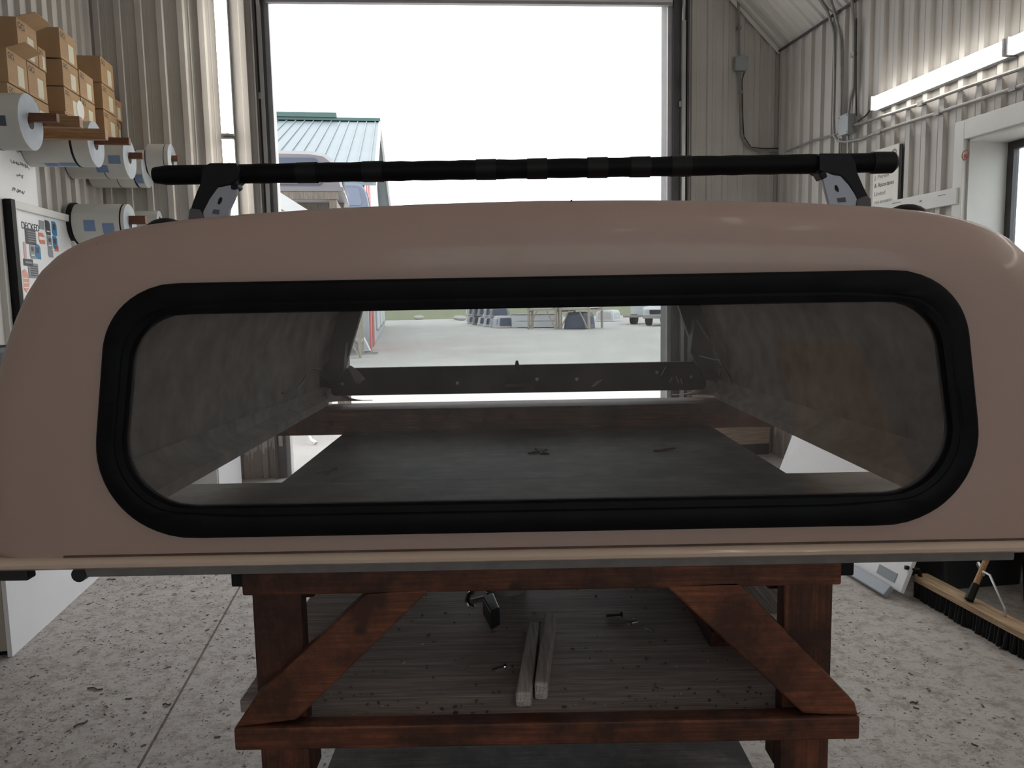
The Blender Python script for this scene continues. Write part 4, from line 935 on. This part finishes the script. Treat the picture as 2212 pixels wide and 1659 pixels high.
# ================================================================== FLOOR THINGS, RIGHT
ld = hall('tonneau_lid', 'white flat lid with a grey lower edge leaning over towards the right wall', 'lid', 2.455, 3.43, 0)
ang = math.radians(21); R = Matrix.Rotation(ang, 3, 'Y')
b = MB(); b.box(R @ Vector((0, 0.75, 0.64)) + Vector((0.03, 0, 0.012)), (0.022, 1.5, 1.24), R); b.build('panel', 'lid_white', ld, False, 0.003)
b = MB(); b.box(Vector((-0.022, 0.77, 0.034)), (0.03, 1.5, 0.062), Matrix.Rotation(ang+0.35, 3, 'Y')); b.build('edge_strip', 'lid_grey', ld, False, 0.006)
q = R @ Vector((-0.0125, 0.14, 0.075)) + Vector((0.03, 0, 0.012))
b = MB(); b.box(q, (0.003, 0.15, 0.05), R); b.build('name_plate', 'sticker_grey', ld)
b = MB(); b.box(R @ Vector((0.03, 0.05, 0.5)) + Vector((0.03, 0, 0.012)), (0.02, 0.03, 0.8), R); b.build('back_rib', 'pine', ld)
b = MB(); b.tube([Vector((0.06, 0.02, 0.16)), Vector((0.12, 0.0, 0.15)), Vector((0.14, 0, 0.10)), Vector((0.12, 0, 0.03))], 0.012, 6); b.build('hook', 'black', ld)
# prop that carries the lid at its top
b = MB(); b.bar(R @ Vector((0.03, 0.75, 1.02)) + Vector((0.03, 0, 0.012)), Vector((0.80, 0.75, 0.012)), 0.04, 0.02); b.build('prop', 'pine', ld)
# push broom
A, B_ = onz(2003, 1248, 0.115), onz(2222, 1362, 0.115)
bd = (B_-A); Lb = bd.length+0.12; br_ = thing('push_broom', 'push broom with pale wood block, black bristles and steel brace on the right', 'broom', ((A.x+B_.x)/2, (A.y+B_.y)/2, 0), math.atan2(bd.y, bd.x)-PI/2)
b = MB(); pts = rounded([(-0.045, -Lb/2), (0.045, -Lb/2), (0.045, Lb/2), (-0.045, Lb/2)], [0.012, 0.03, 0.03, 0.012], 4)
b.prism([Vector((p.x, p.y, 0.085)) for p in pts], (0, 0, 0), (0, 0, 0.03)); b.build('block', 'broom_block', br_, False, 0.003)
b = MB()
for i in range(34):
    for j in range(5):
        y = -Lb/2+0.02+(Lb-0.04)*i/33; x = -0.035+0.07*j/4
        b.cyl((x, y, 0.086), (x+random.uniform(-.012, .012), y+random.uniform(-.01, .01), 0.001), 0.008, 0.013, n=5)
o = b.build('bristles', 'black', br_); o['kind'] = 'stuff'
M_ = Matrix.Translation(br_.location) @ Matrix.Rotation(br_.rotation_euler.z, 4, 'Z'); Mi = M_.inverted()
h0 = Mi @ onz(2093, 1296, 0.125); hp = Mi @ ony(2139, 1190, onz(2093, 1296, 0.125).y+0.10)
hd = (hp-h0).normalized(); h1 = h0+hd*1.35
b = MB(); b.cyl(h0+hd*0.05, h1, 0.0135, 0.0125, n=14); b.build('handle', 'handle_wood', br_, True)
b = MB(); b.cyl(h0, h0+hd*0.085, 0.020, 0.017, n=14); b.build('socket', 'black', br_, True)
e0 = Mi @ onz(2171, 1330, 0.118); e1 = h0+hd*0.16
b = MB(); b.tube([e0, e0+Vector((0, 0, 0.03)), e1+(e0-e1)*0.35+Vector((0, 0, 0.05)), e1], 0.006, 8); b.build('brace', 'steel', br_, True)
b = MB(); b.bar(e1-(e0-e1)*0.18, e1+(e0-e1)*0.10, 0.012, 0.02); b.build('brace_clip', 'steel', br_, False, 0.002)
# black tubs behind the broom
for i, (p, w_, d_, h_, lab) in enumerate(((H(3.01, 3.50, 0), 0.56, 0.62, 0.36, 'low black plastic tub under the leaning white lid, behind the broom'), (H(3.24, 2.93, 0), 0.40, 0.45, 0.70, 'tall black plastic tub behind the push broom at the right photo edge'))):
    t = thing('plastic_tub', lab, 'tub', p, TH, 'black tubs by the right wall')
    b = MB(); rr = lambda k, z: [Vector((q.x, q.y, z)) for q in rounded([(-w_/2*k, 0), (w_/2*k, 0), (w_/2*k, d_*k), (-w_/2*k, d_*k)], [0.05]*4, 4)]
    b.loft([rr(0.88, 0.0), rr(1.0, h_)], True, True); b.build('tub_body', 'black_plastic', t, True)
    b = MB(); b.loft([rr(1.04, h_-0.02), rr(1.04, h_+0.02)], True, True); b.build('lid', 'black', t, False)
# ---- floor litter
random.seed(5)
b = MB(); n = 0
while n < 15000:
    u, v = random.uniform(-2.1, 3.2), random.uniform(1.2, 6.8)
    dens = (1.0 if u < -1.0 else 0.75) if u < -0.45 else (0.25 if u < 2.0 else 0.10)
    if 1.2 < u < 2.2 and 1.8 < v < 4.2: dens = 0.6
    if random.random() > dens: continue
    s = random.uniform(0.002, 0.0055) if random.random() < 0.95 else random.uniform(0.006, 0.011)
    Rm = Matrix.Rotation(random.uniform(0, PI), 3, 'Z') @ Matrix.Rotation(random.uniform(-.4, .4), 3, 'X')
    b.box(H(u, v, 0.0012+s*0.12), (s*random.uniform(1.0, 2.6), s*random.uniform(.4, .9), s*0.22), Rm, 0 if random.random() < 0.55 else 1); n += 1
o = b.build('floor_shavings', ['chip_dark', 'chip_pale'], None, kind='stuff'); tag(o, 'wood shavings and grit scattered over the concrete floor', 'shavings')
for px, py, L, a, lab in ((205, 1490, 0.07, -0.2, 'dark twig-like splinter on the floor left of the stand'), (240, 1253, 0.05, 0.0, 'thin nail on the floor beside the white cabinet'), (360, 1524, 0.03, 0.1, 'short dark pin on the floor by the joint'), (175, 1566, 0.05, 0.9, 'pale splinter with dark end on the floor at lower left'),
                          (2165, 1400, 0.05, 0.6, 'small bent dark scrap on the floor below the broom'), (1975, 1520, 0.03, 0, 'dark crumb on the floor right of the stand')):
    p = onz(px, py, 0); b = MB(); b.tube([Vector((-L/2, 0, 0.004)), Vector((-L/6, 0.006, 0.005)), Vector((L/5, -0.003, 0.004)), Vector((L/2, 0.004, 0.004))], 0.0035, 5)
    o = b.build('splinter', 'chip_dark', None); o.location = p; o.rotation_euler = (0, 0, a); tag(o, lab, 'splinter')
# ================================================================== sign on the right wall
sv0, sz0 = onu(1888, 325, UR-0.045); sv1, sz1 = onu(1942, 312, UR-0.045); sv2, sz2 = onu(1890, 449, UR-0.045)
sg = hall('wall_sign', 'white paper sign with grey lettering on the right wall behind the rack bar', 'sign', UR-0.045, sv1, sz2-0.005)
wS, hS = sv0-sv1, sz0-sz2
b = MB(); b.span((0.0, 0, 0), (0.006, wS, hS)); b.build('sheet', 'paper', sg)
b = MB(); b.span((0.006, -0.030, 0.0), (0.012, 0.002, hS*0.98)); b.build('dark_edge', 'black', sg)
for k, (tx, sc) in enumerate((('J. Merwin', 0.045), ('& Associates', 0.045), ('Limited', 0.045), ('TSSA 0076080501', 0.030))):
    text(tx, sc, 'ink_soft' if k != 1 else 'ink', 'sign_lettering', sg, frame((0, -1, 0), (0, 0, 1), (-0.0008, wS-0.02, hS*0.50-0.062*k)))
b = MB(); b.pipe((-0.0012, 0.05, hS*0.86), (0.0, 0.05, hS*0.86), 0.032, 0.018, 20); b.build('emblem', 'ink_soft', sg)
b = MB(); b.pipe((-0.0012, wS*0.62, hS*0.66), (0.0, wS*0.62, hS*0.66), 0.03, 0.016, 20); b.build('emblem', 'ink_soft', sg)

# ================================================================== BEHIND THE VIEWER: plywood sheet that mirrors in the rear pane
Yv = -0.5                                                              # stands on the floor; its mirror image falls on the right of the pane
tl_, tr_2 = ony(1680, 735, 2.5-Yv), ony(1846, 735, 2.5-Yv); br_2, bl_ = ony(1940, 950, 2.5-Yv), ony(1722, 950, 2.5-Yv)
k = tl_.z/(tl_.z-bl_.z); bl_ = tl_+(bl_-tl_)*k; br_2 = tr_2+(br_2-tr_2)*k
pw = thing('plywood_strip', 'orange-brown plywood strip leaning sideways in the bay behind the viewer', 'plywood', (bl_.x, Yv, 0))
b = MB(); b.prism([Vector((p.x-bl_.x, 0, max(0.0, p.z))) for p in (bl_, br_2, tr_2, tl_)], (0, -0.018, 0), (0, 0, 0)); b.build('sheet', 'sheet_orange', pw)
# ================================================================== OUTDOORS
b = MB(); b.prism([H(-250, -120), H(250, -120), H(250, 72), H(-250, 72)], (0, 0, -0.02), (0, 0, -0.3))
o = b.build('ground_yard', 'gravel'); o['kind'] = 'structure'
b = MB(); b.prism([H(-250, 72), H(250, 72), H(250, 330), H(-250, 330)], (0, 0, 0.0), (0, 0, -0.3))
o = b.build('ground_field', 'grass'); o['kind'] = 'structure'
# ---- shop building with green roof
UW = -0.97; VN, VFAR = 25.3, 53.4; VM = (VN+VFAR)/2
sh = hall('shop_building', 'white building with red stripes and a green ribbed metal roof left of the door view', 'building', UW, VN, 0)
pr = onplane(822, 263, VV_, VM); UO, ZR = pr.dot(UV_), pr.z                # ridge end
pe = onplane(799, 392, VV_, VN-0.6); ZEv = pe.z
def SB(u, v, z): return Vector((u-UW, v-VN, z))
b = MB(); b.prism([SB(UW, VN, 0), SB(UW, VFAR, 0), SB(UW, VFAR, ZEv-0.2), SB(UW, VM, ZR-0.3), SB(UW, VN, ZEv-0.2)], (-16, 0, 0), (0, 0, 0)); b.build('walls', 'shop_white', sh)
OV = UO
slope = (ZR-ZEv)/(VM-VN+0.6)
def RZ(v): return ZR - abs(v-VM)*slope
for sgn, nm in ((-1, 'roof_slope'), (1, 'roof_slope')):
    v0 = VM; v1 = VM+sgn*(VM-VN+0.6); OE = OV + (0.55 if sgn > 0 else 0.0)
    b = MB(); b.prism([SB(OV, v0, RZ(v0)), SB(OE, v1, RZ(v1)), SB(UW-16.5, v1, RZ(v1)), SB(UW-16.5, v0, RZ(v0))], (0, 0, -0.12), (0, 0, 0))
    rs = b.build(nm, 'green_roof', sh)
    if sgn < 0:
        for k in range(38):
            u = OV-0.25-k*0.42; r = MB(); r.bar(SB(u, v0, RZ(v0)+0.02), SB(u, v1, RZ(v1)+0.02), 0.05, 0.06); r.build('rib', 'green_ridge' if False else 'green_roof', rs)
    b = MB(); b.prism([SB(OV+0.02, v0, RZ(v0)-0.28), SB(OE+0.02, v1, RZ(v1)-0.28), SB(OE+0.02, v1, RZ(v1)+0.05), SB(OV+0.02, v0, RZ(v0)+0.05)], (-0.1, 0, 0), (0.0, 0, 0)); b.build('rake_board', 'cap_white' if sgn < 0 else 'shop_white', sh)
b = MB(); b.bar(SB(OV, VM, ZR+0.05), SB(UW-16.5, VM, ZR+0.05), 0.5, 0.14); b.build('ridge_cap', 'green_ridge', sh)
b = MB(); b.bar(SB(OV-2.1, VM-0.05, ZR+0.22), SB(UW-16.5, VM-0.05, ZR+0.22), 0.55, 0.22); b.build('ridge_vent', 'green_ridge', sh)
for a, c in ((VN, VN+1.4), (VN+2.6, VN+4.6)):                             # red stripes on the end wall
    b = MB(); b.prism([SB(UW+0.02, a, 0), SB(UW+0.02, c, 0), SB(UW+0.02, c+2.2, RZ(c+2.2)-0.35), SB(UW+0.02, a+2.2, RZ(a+2.2)-0.35)], (-0.02, 0, 0), (0.0, 0, 0)); b.build('red_stripe', 'shop_red', sh)
for a in (VN+8.0, VN+14, VN+20.5):
    b = MB(); b.span(SB(UW+0.01, a, 0.45), SB(UW+0.06, a+4.6, 3.6)); b.build('wall_door', 'cap_white', sh)
    b = MB(); b.span(SB(UW+0.0, a, 0.40), SB(UW+0.10, a+4.6, 0.46)); b.build('door_sill', 'trailer_grey', sh)
# ---- generic stored cap (for the yard)
def yard_cap(name, label, W, Lg, Hc_, mat, loc, rz, group=None, gmat='cap_glass'):
    t = thing(name, label, 'truck cap', loc, rz, group)
    hf = [(0, 1.0), (0.55, 0.985), (0.72, 0.93), (0.82, 0.78), (0.9, 0.45), (0.96, 0.0)]
    sec = lambda k, y, tp: [Vector((-x*W/2*k, y, z*Hc_*tp)) for x, z in hf[::-1]] + [Vector((x*W/2*k, y, z*Hc_*tp)) for x, z in hf[1:]]
    b = MB(); b.loft([sec(0.97, 0.0, 0.9), sec(1.0, 0.06, 1.0), sec(0.97, Lg-0.05, 0.99), sec(0.93, Lg, 0.9)], True, True); b.build('shell', mat, t, True)
    wp = rounded([(-0.36*W, 0.16*Hc_), (0.36*W, 0.16*Hc_), (0.31*W, 0.80*Hc_), (-0.31*W, 0.80*Hc_)], [0.08*W*0.5]*4, 5)
    b = MB(); b.prism([Vector((p.x, -0.012, p.y)) for p in wp], (0, 0, 0), (0, 0.02, 0)); b.build('rear_window', gmat, t)
    for s in (-1, 1):
        b = MB(); b.prism([Vector((s*W*0.463, Lg*0.12, Hc_*0.25)), Vector((s*W*0.455, Lg*0.88, Hc_*0.25)), Vector((s*W*0.413, Lg*0.82, Hc_*0.72)), Vector((s*W*0.42, Lg*0.16, Hc_*0.72))], (s*0.004, 0, 0), (s*0.03, 0, 0)); b.build('side_window', gmat, t)
    b = MB(); b.span((-W*0.48, -0.02, 0.0), (W*0.48, 0.02, 0.05)); b.build('rear_rail', mat, t); return t
# rack outside the door with a cap on top
def stack_rack(name, label, W, D, tiers, loc, rz, group=None, mat='rack_pale', diag=True, ps=0.09):
    t = thing(name, label, 'rack', loc, rz, group); top = tiers[-1]
    for sx in (-1, 1):
        for sy in (0, 1):
            b = MB(); b.span((sx*W/2-ps/2, sy*D-ps/2, 0), (sx*W/2+ps/2, sy*D+ps/2, top)); b.build('post', mat, t)
    for z in tiers:
        for sy in (0, 1):
            b = MB(); b.span((-W/2-0.06, sy*D-ps*0.6, z-0.09), (W/2+0.06, sy*D+ps*0.6, z)); b.build('cross_beam', mat, t)
        for sx in (-1, 1):
            b = MB(); b.span((sx*W/2-0.04, 0, z-0.18), (sx*W/2+0.04, D, z-0.095)); b.build('side_beam', mat, t)
    if diag:
        zb = 0.0
        for z in tiers:
            for sx in (-1, 1):
                b = MB(); b.bar((sx*W/2*0.95, -ps/2-0.02, zb+0.05), (sx*W*0.18, -ps/2-0.02, z-0.12), 0.035, ps, (0, 1, 0)); b.build('diagonal_brace', mat, t)
            zb = z
    return t
YC = 9.3
c_t, c_b = ony(735, 352, YC), ony(735, 412, YC)
wcap = 1.75; xc = ony(737, 380, YC).x - wcap*0.47
stack_rack('cap_rack', 'tall pale timber rack outside the door carrying a mauve white cap', 1.40, 1.1, [0.55, 1.75, c_b.z-0.0], (xc, YC, 0), TH, None, 'rack_near')
yard_cap('stored_cap', 'pale mauve cap with blue tinted window on top of the tall outdoor rack', wcap, 1.5, ony(640, 323, YC).z-c_b.z, 'cap_near', (xc, YC-0.04, c_b.z+0.002), TH, 'stored caps in the yard')
yard_cap('stored_cap', 'white cap on the middle tier of the tall outdoor rack', 1.25, 1.1, 0.50, 'cap_white', (xc, YC+0.08, 1.752), TH, 'stored caps in the yard')
# second rack behind with a slate blue cap
Y2 = 22.0; c2t = ony(780, 398, Y2); W2 = 1.75; x2 = ony(797, 440, Y2).x-W2*0.47
stack_rack('cap_rack', 'second timber rack outside, behind the tall one, with a slate blue cap', 0.8, 1.6, [0.6, 1.9, 3.1, ony(790, 452, Y2).z], (x2, Y2, 0), TH)
yard_cap('stored_cap', 'slate blue cap on the second outdoor rack', W2, 1.8, 0.75, 'cap_blue', (x2, Y2-0.04, ony(790, 452, Y2).z+0.002), TH, 'stored caps in the yard')
zt2 = ony(790, 452, Y2).z+0.552
b = MB(); b.prism([ony(x, y, Y2+0.1) for x, y in ((736, 398), (753, 398), (760, 410), (766, 409), (768, 416), (745, 424), (738, 412))], (0, 0, 0), (0, 0.35, 0)); o = b.build('black_bracket', 'black', None); tag(o, 'black plastic piece lying on the slate blue cap outside', 'bracket')
# white ramp-like panel low on the left outside the door
P4 = [ony(x, y, 8.9) for x, y in ((560, 396), (602, 414), (662, 452), (690, 470), (640, 470), (560, 424))]
tp = thing('sloping_sheet', 'white sloping sheet propped outside against the tall rack', 'sheet', (P4[0].x, 8.9, 0))
b = MB(); q0 = Vector((P4[0].x, 8.9, 0)); b.prism([p-q0 for p in P4], (0, 0, 0), (0, 0.03, 0)); b.build('panel', 'cap_white', tp)
b = MB(); b.bar(P4[0]-q0+Vector((0.05, 0.06, 0)), Vector((0.05, 0.3, -0.02)), 0.06, 0.06); b.build('prop', 'rack_pale', tp)
b = MB(); b.bar(P4[3]-q0+Vector((-0.05, 0.06, 0)), Vector(((P4[3]-q0).x-0.05, 0.3, -0.02)), 0.06, 0.06); b.build('prop', 'rack_pale', tp)
# white tailgate-like sheet leaning near the building, with hitch bars
A0 = onz(800, 762, 0); tl = thing('white_ramp', 'white trailer ramp panel standing tilted beside the striped wall', 'ramp', A0)
pz = [ony(x, y, A0.y) for x, y in ((799, 758), (774, 708), (745, 700), (725, 752), (770, 761))]
b = MB(); b.prism([p-A0 for p in pz], (0, 0, 0), (0, 0.25, 0)); b.build('ramp_panel', 'cap_white', tl)
b = MB(); b.bar(Vector((-1.2, -0.2, 0.35)), Vector((-0.25, -0.15, 0.30)), 0.06, 0.06); b.build('hitch_bar', 'steel', tl)
b = MB(); b.pipe((-0.5, -0.22, 0.22), (-0.5, -0.12, 0.22), 0.2, 0.12, 20); b.build('wheel', 'trailer_grey', tl)
b = MB(); b.bar(Vector((-0.6, -0.6, 0.03)), Vector((0.35, -0.6, 0.03)), 0.08, 0.05); b.build('foot_bar', 'trailer_grey', tl)
# hitch rod lying outside by the jamb
p0, p1 = onz(650, 941, 0.0), onz(676, 957, 0.0); b = MB(); b.tube([p0+Vector((0, 0, 0.25)), p0.lerp(p1, 0.6)+Vector((0, 0, 0.10)), p1+Vector((0, 0, 0.03)), p1+Vector((0.04, -0.02, 0.0))], 0.022, 8)
o = b.build('steel_bracket', 'steel', None, True); tag(o, 'bent steel bracket on the ground just outside the left door jamb', 'bracket')
# ---- far yard: two A-braced racks with caps, a row of caps, chest, cap, trailer, truck
def G(px, py): return onz(px, py, 0)
ra, rb = G(1208, 711), G(1276, 711); wra = (rb-ra).length
an = math.atan2(rb.y-ra.y, rb.x-ra.x)
stack_rack('yard_rack', 'far A-braced timber rack holding a dark cap, the right one of two', wra*0.90, 2.0, [1.10, 2.2], (ra+rb)/2, an, 'far yard racks', 'rack_pale', True, 0.11)
yard_cap('stored_cap', 'dark cap inside the far right timber rack', 1.3, 1.6, 0.9, 'cap_blue', (ra+rb)/2+Vector((0, 0.25, 0)), an, 'stored caps in the yard')
rc, rd = G(1139, 711), G(1205, 711)
stack_rack('yard_rack', 'far A-braced timber rack in front of the long white bin, the left one of two', wra*0.90, 0.45, [1.10, 2.2], (rc+rd)/2, an, 'far yard racks', 'rack_pale', True, 0.11)
yard_cap('stored_cap', 'white cap on top of the far left timber rack', 1.4, 0.5, 0.55, 'cap_white', (rc+rd)/2+Vector((0, 0, 1.102)), an, 'stored caps in the yard')
yard_cap('stored_cap', 'white cap on top of the far right timber rack', 1.4, 2.0, 0.55, 'cap_white', (ra+rb)/2+Vector((0, 0, 1.102)), an, 'stored caps in the yard')
pa, pb_ = G(1106, 709), G(1200, 709); wd = (pb_-pa).length
t = thing('white_bin', 'long white panelled bin standing behind the far left rack', 'bin', pa+Vector((0.0, 0.85, 0)), an)
for k in range(2):
    b = MB(); b.span((0, 0, 0.02+k*0.37), (wd, 1.2, 0.36+k*0.37)); b.build('side_board', 'cap_white', t, False, 0.01)
b = MB(); b.span((-0.03, -0.03, 0.74), (wd+0.03, 1.23, 0.80)); b.build('rim', 'trailer_grey', t)
p = G(1092, 708); yard_cap('stored_cap', 'pale cap standing on end left of the long white bin', 1.0, 1.2, 0.7, 'cap_mauve', p, 0.3, 'stored caps in the yard')
for i, (px, py) in enumerate(((1080, 706), (1066, 704), (1052, 702), (1040, 701), (1028, 699))):
    p = G(px, py); lab = ('first', 'second', 'third', 'fourth', 'fifth')[i]
    yard_cap('stored_cap', 'stored cap in the far row behind the bin, %s from the bin' % lab, 1.3, 1.2, 0.6, ('cap_mauve', 'cap_white', 'cap_white', 'trailer_grey', 'cap_mauve')[i], p, 0.1, 'stored caps in the yard')
    yard_cap('stored_cap', 'upper dark-windowed cap stacked on the %s cap of the far row' % lab, 1.3, 1.2, 0.6, ('trailer_grey', 'cap_mauve', 'trailer_grey', 'trailer_grey', 'cap_mauve')[i], p+Vector((0, 0, 0.603)), 0.1, 'stored caps in the yard')
p = (G(1284, 694)+G(1328, 694))/2; yard_cap('stored_cap', 'single white cap far behind the racks near the trailer', 1.5, 1.6, 0.8, 'cap_white', p, an, 'stored caps in the yard', 'cap_mauve')
# trailer
tA = G(1356, 701); tr_ = thing('utility_trailer', 'grey flatbed trailer behind the white pickup in the far yard', 'trailer', tA, an)
b = MB(); b.span((-0.3, 0, 0.42), (0.62, 3.2, 0.55)); b.build('bed', 'trailer_grey', tr_)
b = MB(); b.span((-0.2, 1.2, 0.552), (0.6, 3.0, 2.2)); b.build('crate', 'cap_white', tr_)
for x in (0.0, 0.22):
    b = MB(); b.cyl((x-0.08, 0.9, 0.30), (x+0.08, 0.9, 0.30), 0.30, n=20); b.build('wheel', 'tyre', tr_, True)
# pickup truck, seen from the front quarter
tC = (G(1405, 704)+G(1443, 704))/2
tk = thing('pickup_truck', 'white pickup truck parked in the far yard beside the door jamb', 'truck', tC, an)
W = 1.25
def tkp(name, mat, prof, x0, x1, bev=0.03):
    b = MB(); b.prism([Vector((0, y, z)) for y, z in prof], (x0, 0, 0), (x1, 0, 0)); return b.build(name, mat, tk, False, bev)
tkp('body', 'cap_white', [(0, 0.48), (0, 0.95), (0.15, 1.05), (1.3, 1.12), (5.0, 1.15), (5.0, 0.45)], -0.95, 0.95)
cabm = tkp('cab', 'cap_white', [(1.2, 1.10), (1.9, 1.80), (3.4, 1.85), (3.7, 1.12)], -0.80, 0.80)
b = MB(); b.prism([Vector((-0.72, 1.23, 1.18)), Vector((0.72, 1.23, 1.18)), Vector((0.64, 1.80, 1.74)), Vector((-0.64, 1.80, 1.74))], (0, -0.02, 0.02), (0, 0.0, 0.0)); b.build('windscreen', 'cap_glass', tk)
b = MB(); b.span((-0.93, -0.12, 0.42), (0.93, 0.02, 0.62)); b.build('bumper', 'trailer_grey', tk, False, 0.03)
b = MB(); b.span((-0.55, -0.03, 0.66), (0.55, 0.03, 0.90)); b.build('grille', 'tyre', tk)
for s in (-1, 1):
    b = MB(); b.span((s*0.62-0.16, -0.04, 0.70), (s*0.62+0.16, 0.03, 0.90)); b.build('headlight', 'glass_clear', tk)
    for y in (0.85, 4.0):
        b = MB(); b.cyl((s*0.72, y, 0.38), (s*0.97, y, 0.38), 0.38, n=24); wh = b.build('wheel', 'tyre', tk, True)
        b = MB(); b.cyl((s*0.97, y, 0.38), (s*0.98, y, 0.38), 0.22, n=16); b.build('rim', 'steel', wh, True)
# rocks along the grass edge
for i, (px, py) in enumerate(((998, 692), (990, 691), (905, 690))):
    p = G(px, py); b = MB(); R = []
    for j in range(5):
        a = -PI/2+PI*j/4; R.append([Vector((0.45*math.cos(a)*math.cos(2*PI*k/8)*(1+0.2*math.sin(3*k+i)), 0.4*math.cos(a)*math.sin(2*PI*k/8), 0.18+0.22*math.sin(a))) for k in range(8)])
    b.loft(R, True, True); o = b.build('rock', 'gravel', None, True); o.location = p; tag(o, ('pale rock at the grass edge nearest the far cap row', 'second rock at the grass edge, beside the cap row', 'lone rock at the grass edge near the striped building')[i], 'rock')
#==END==
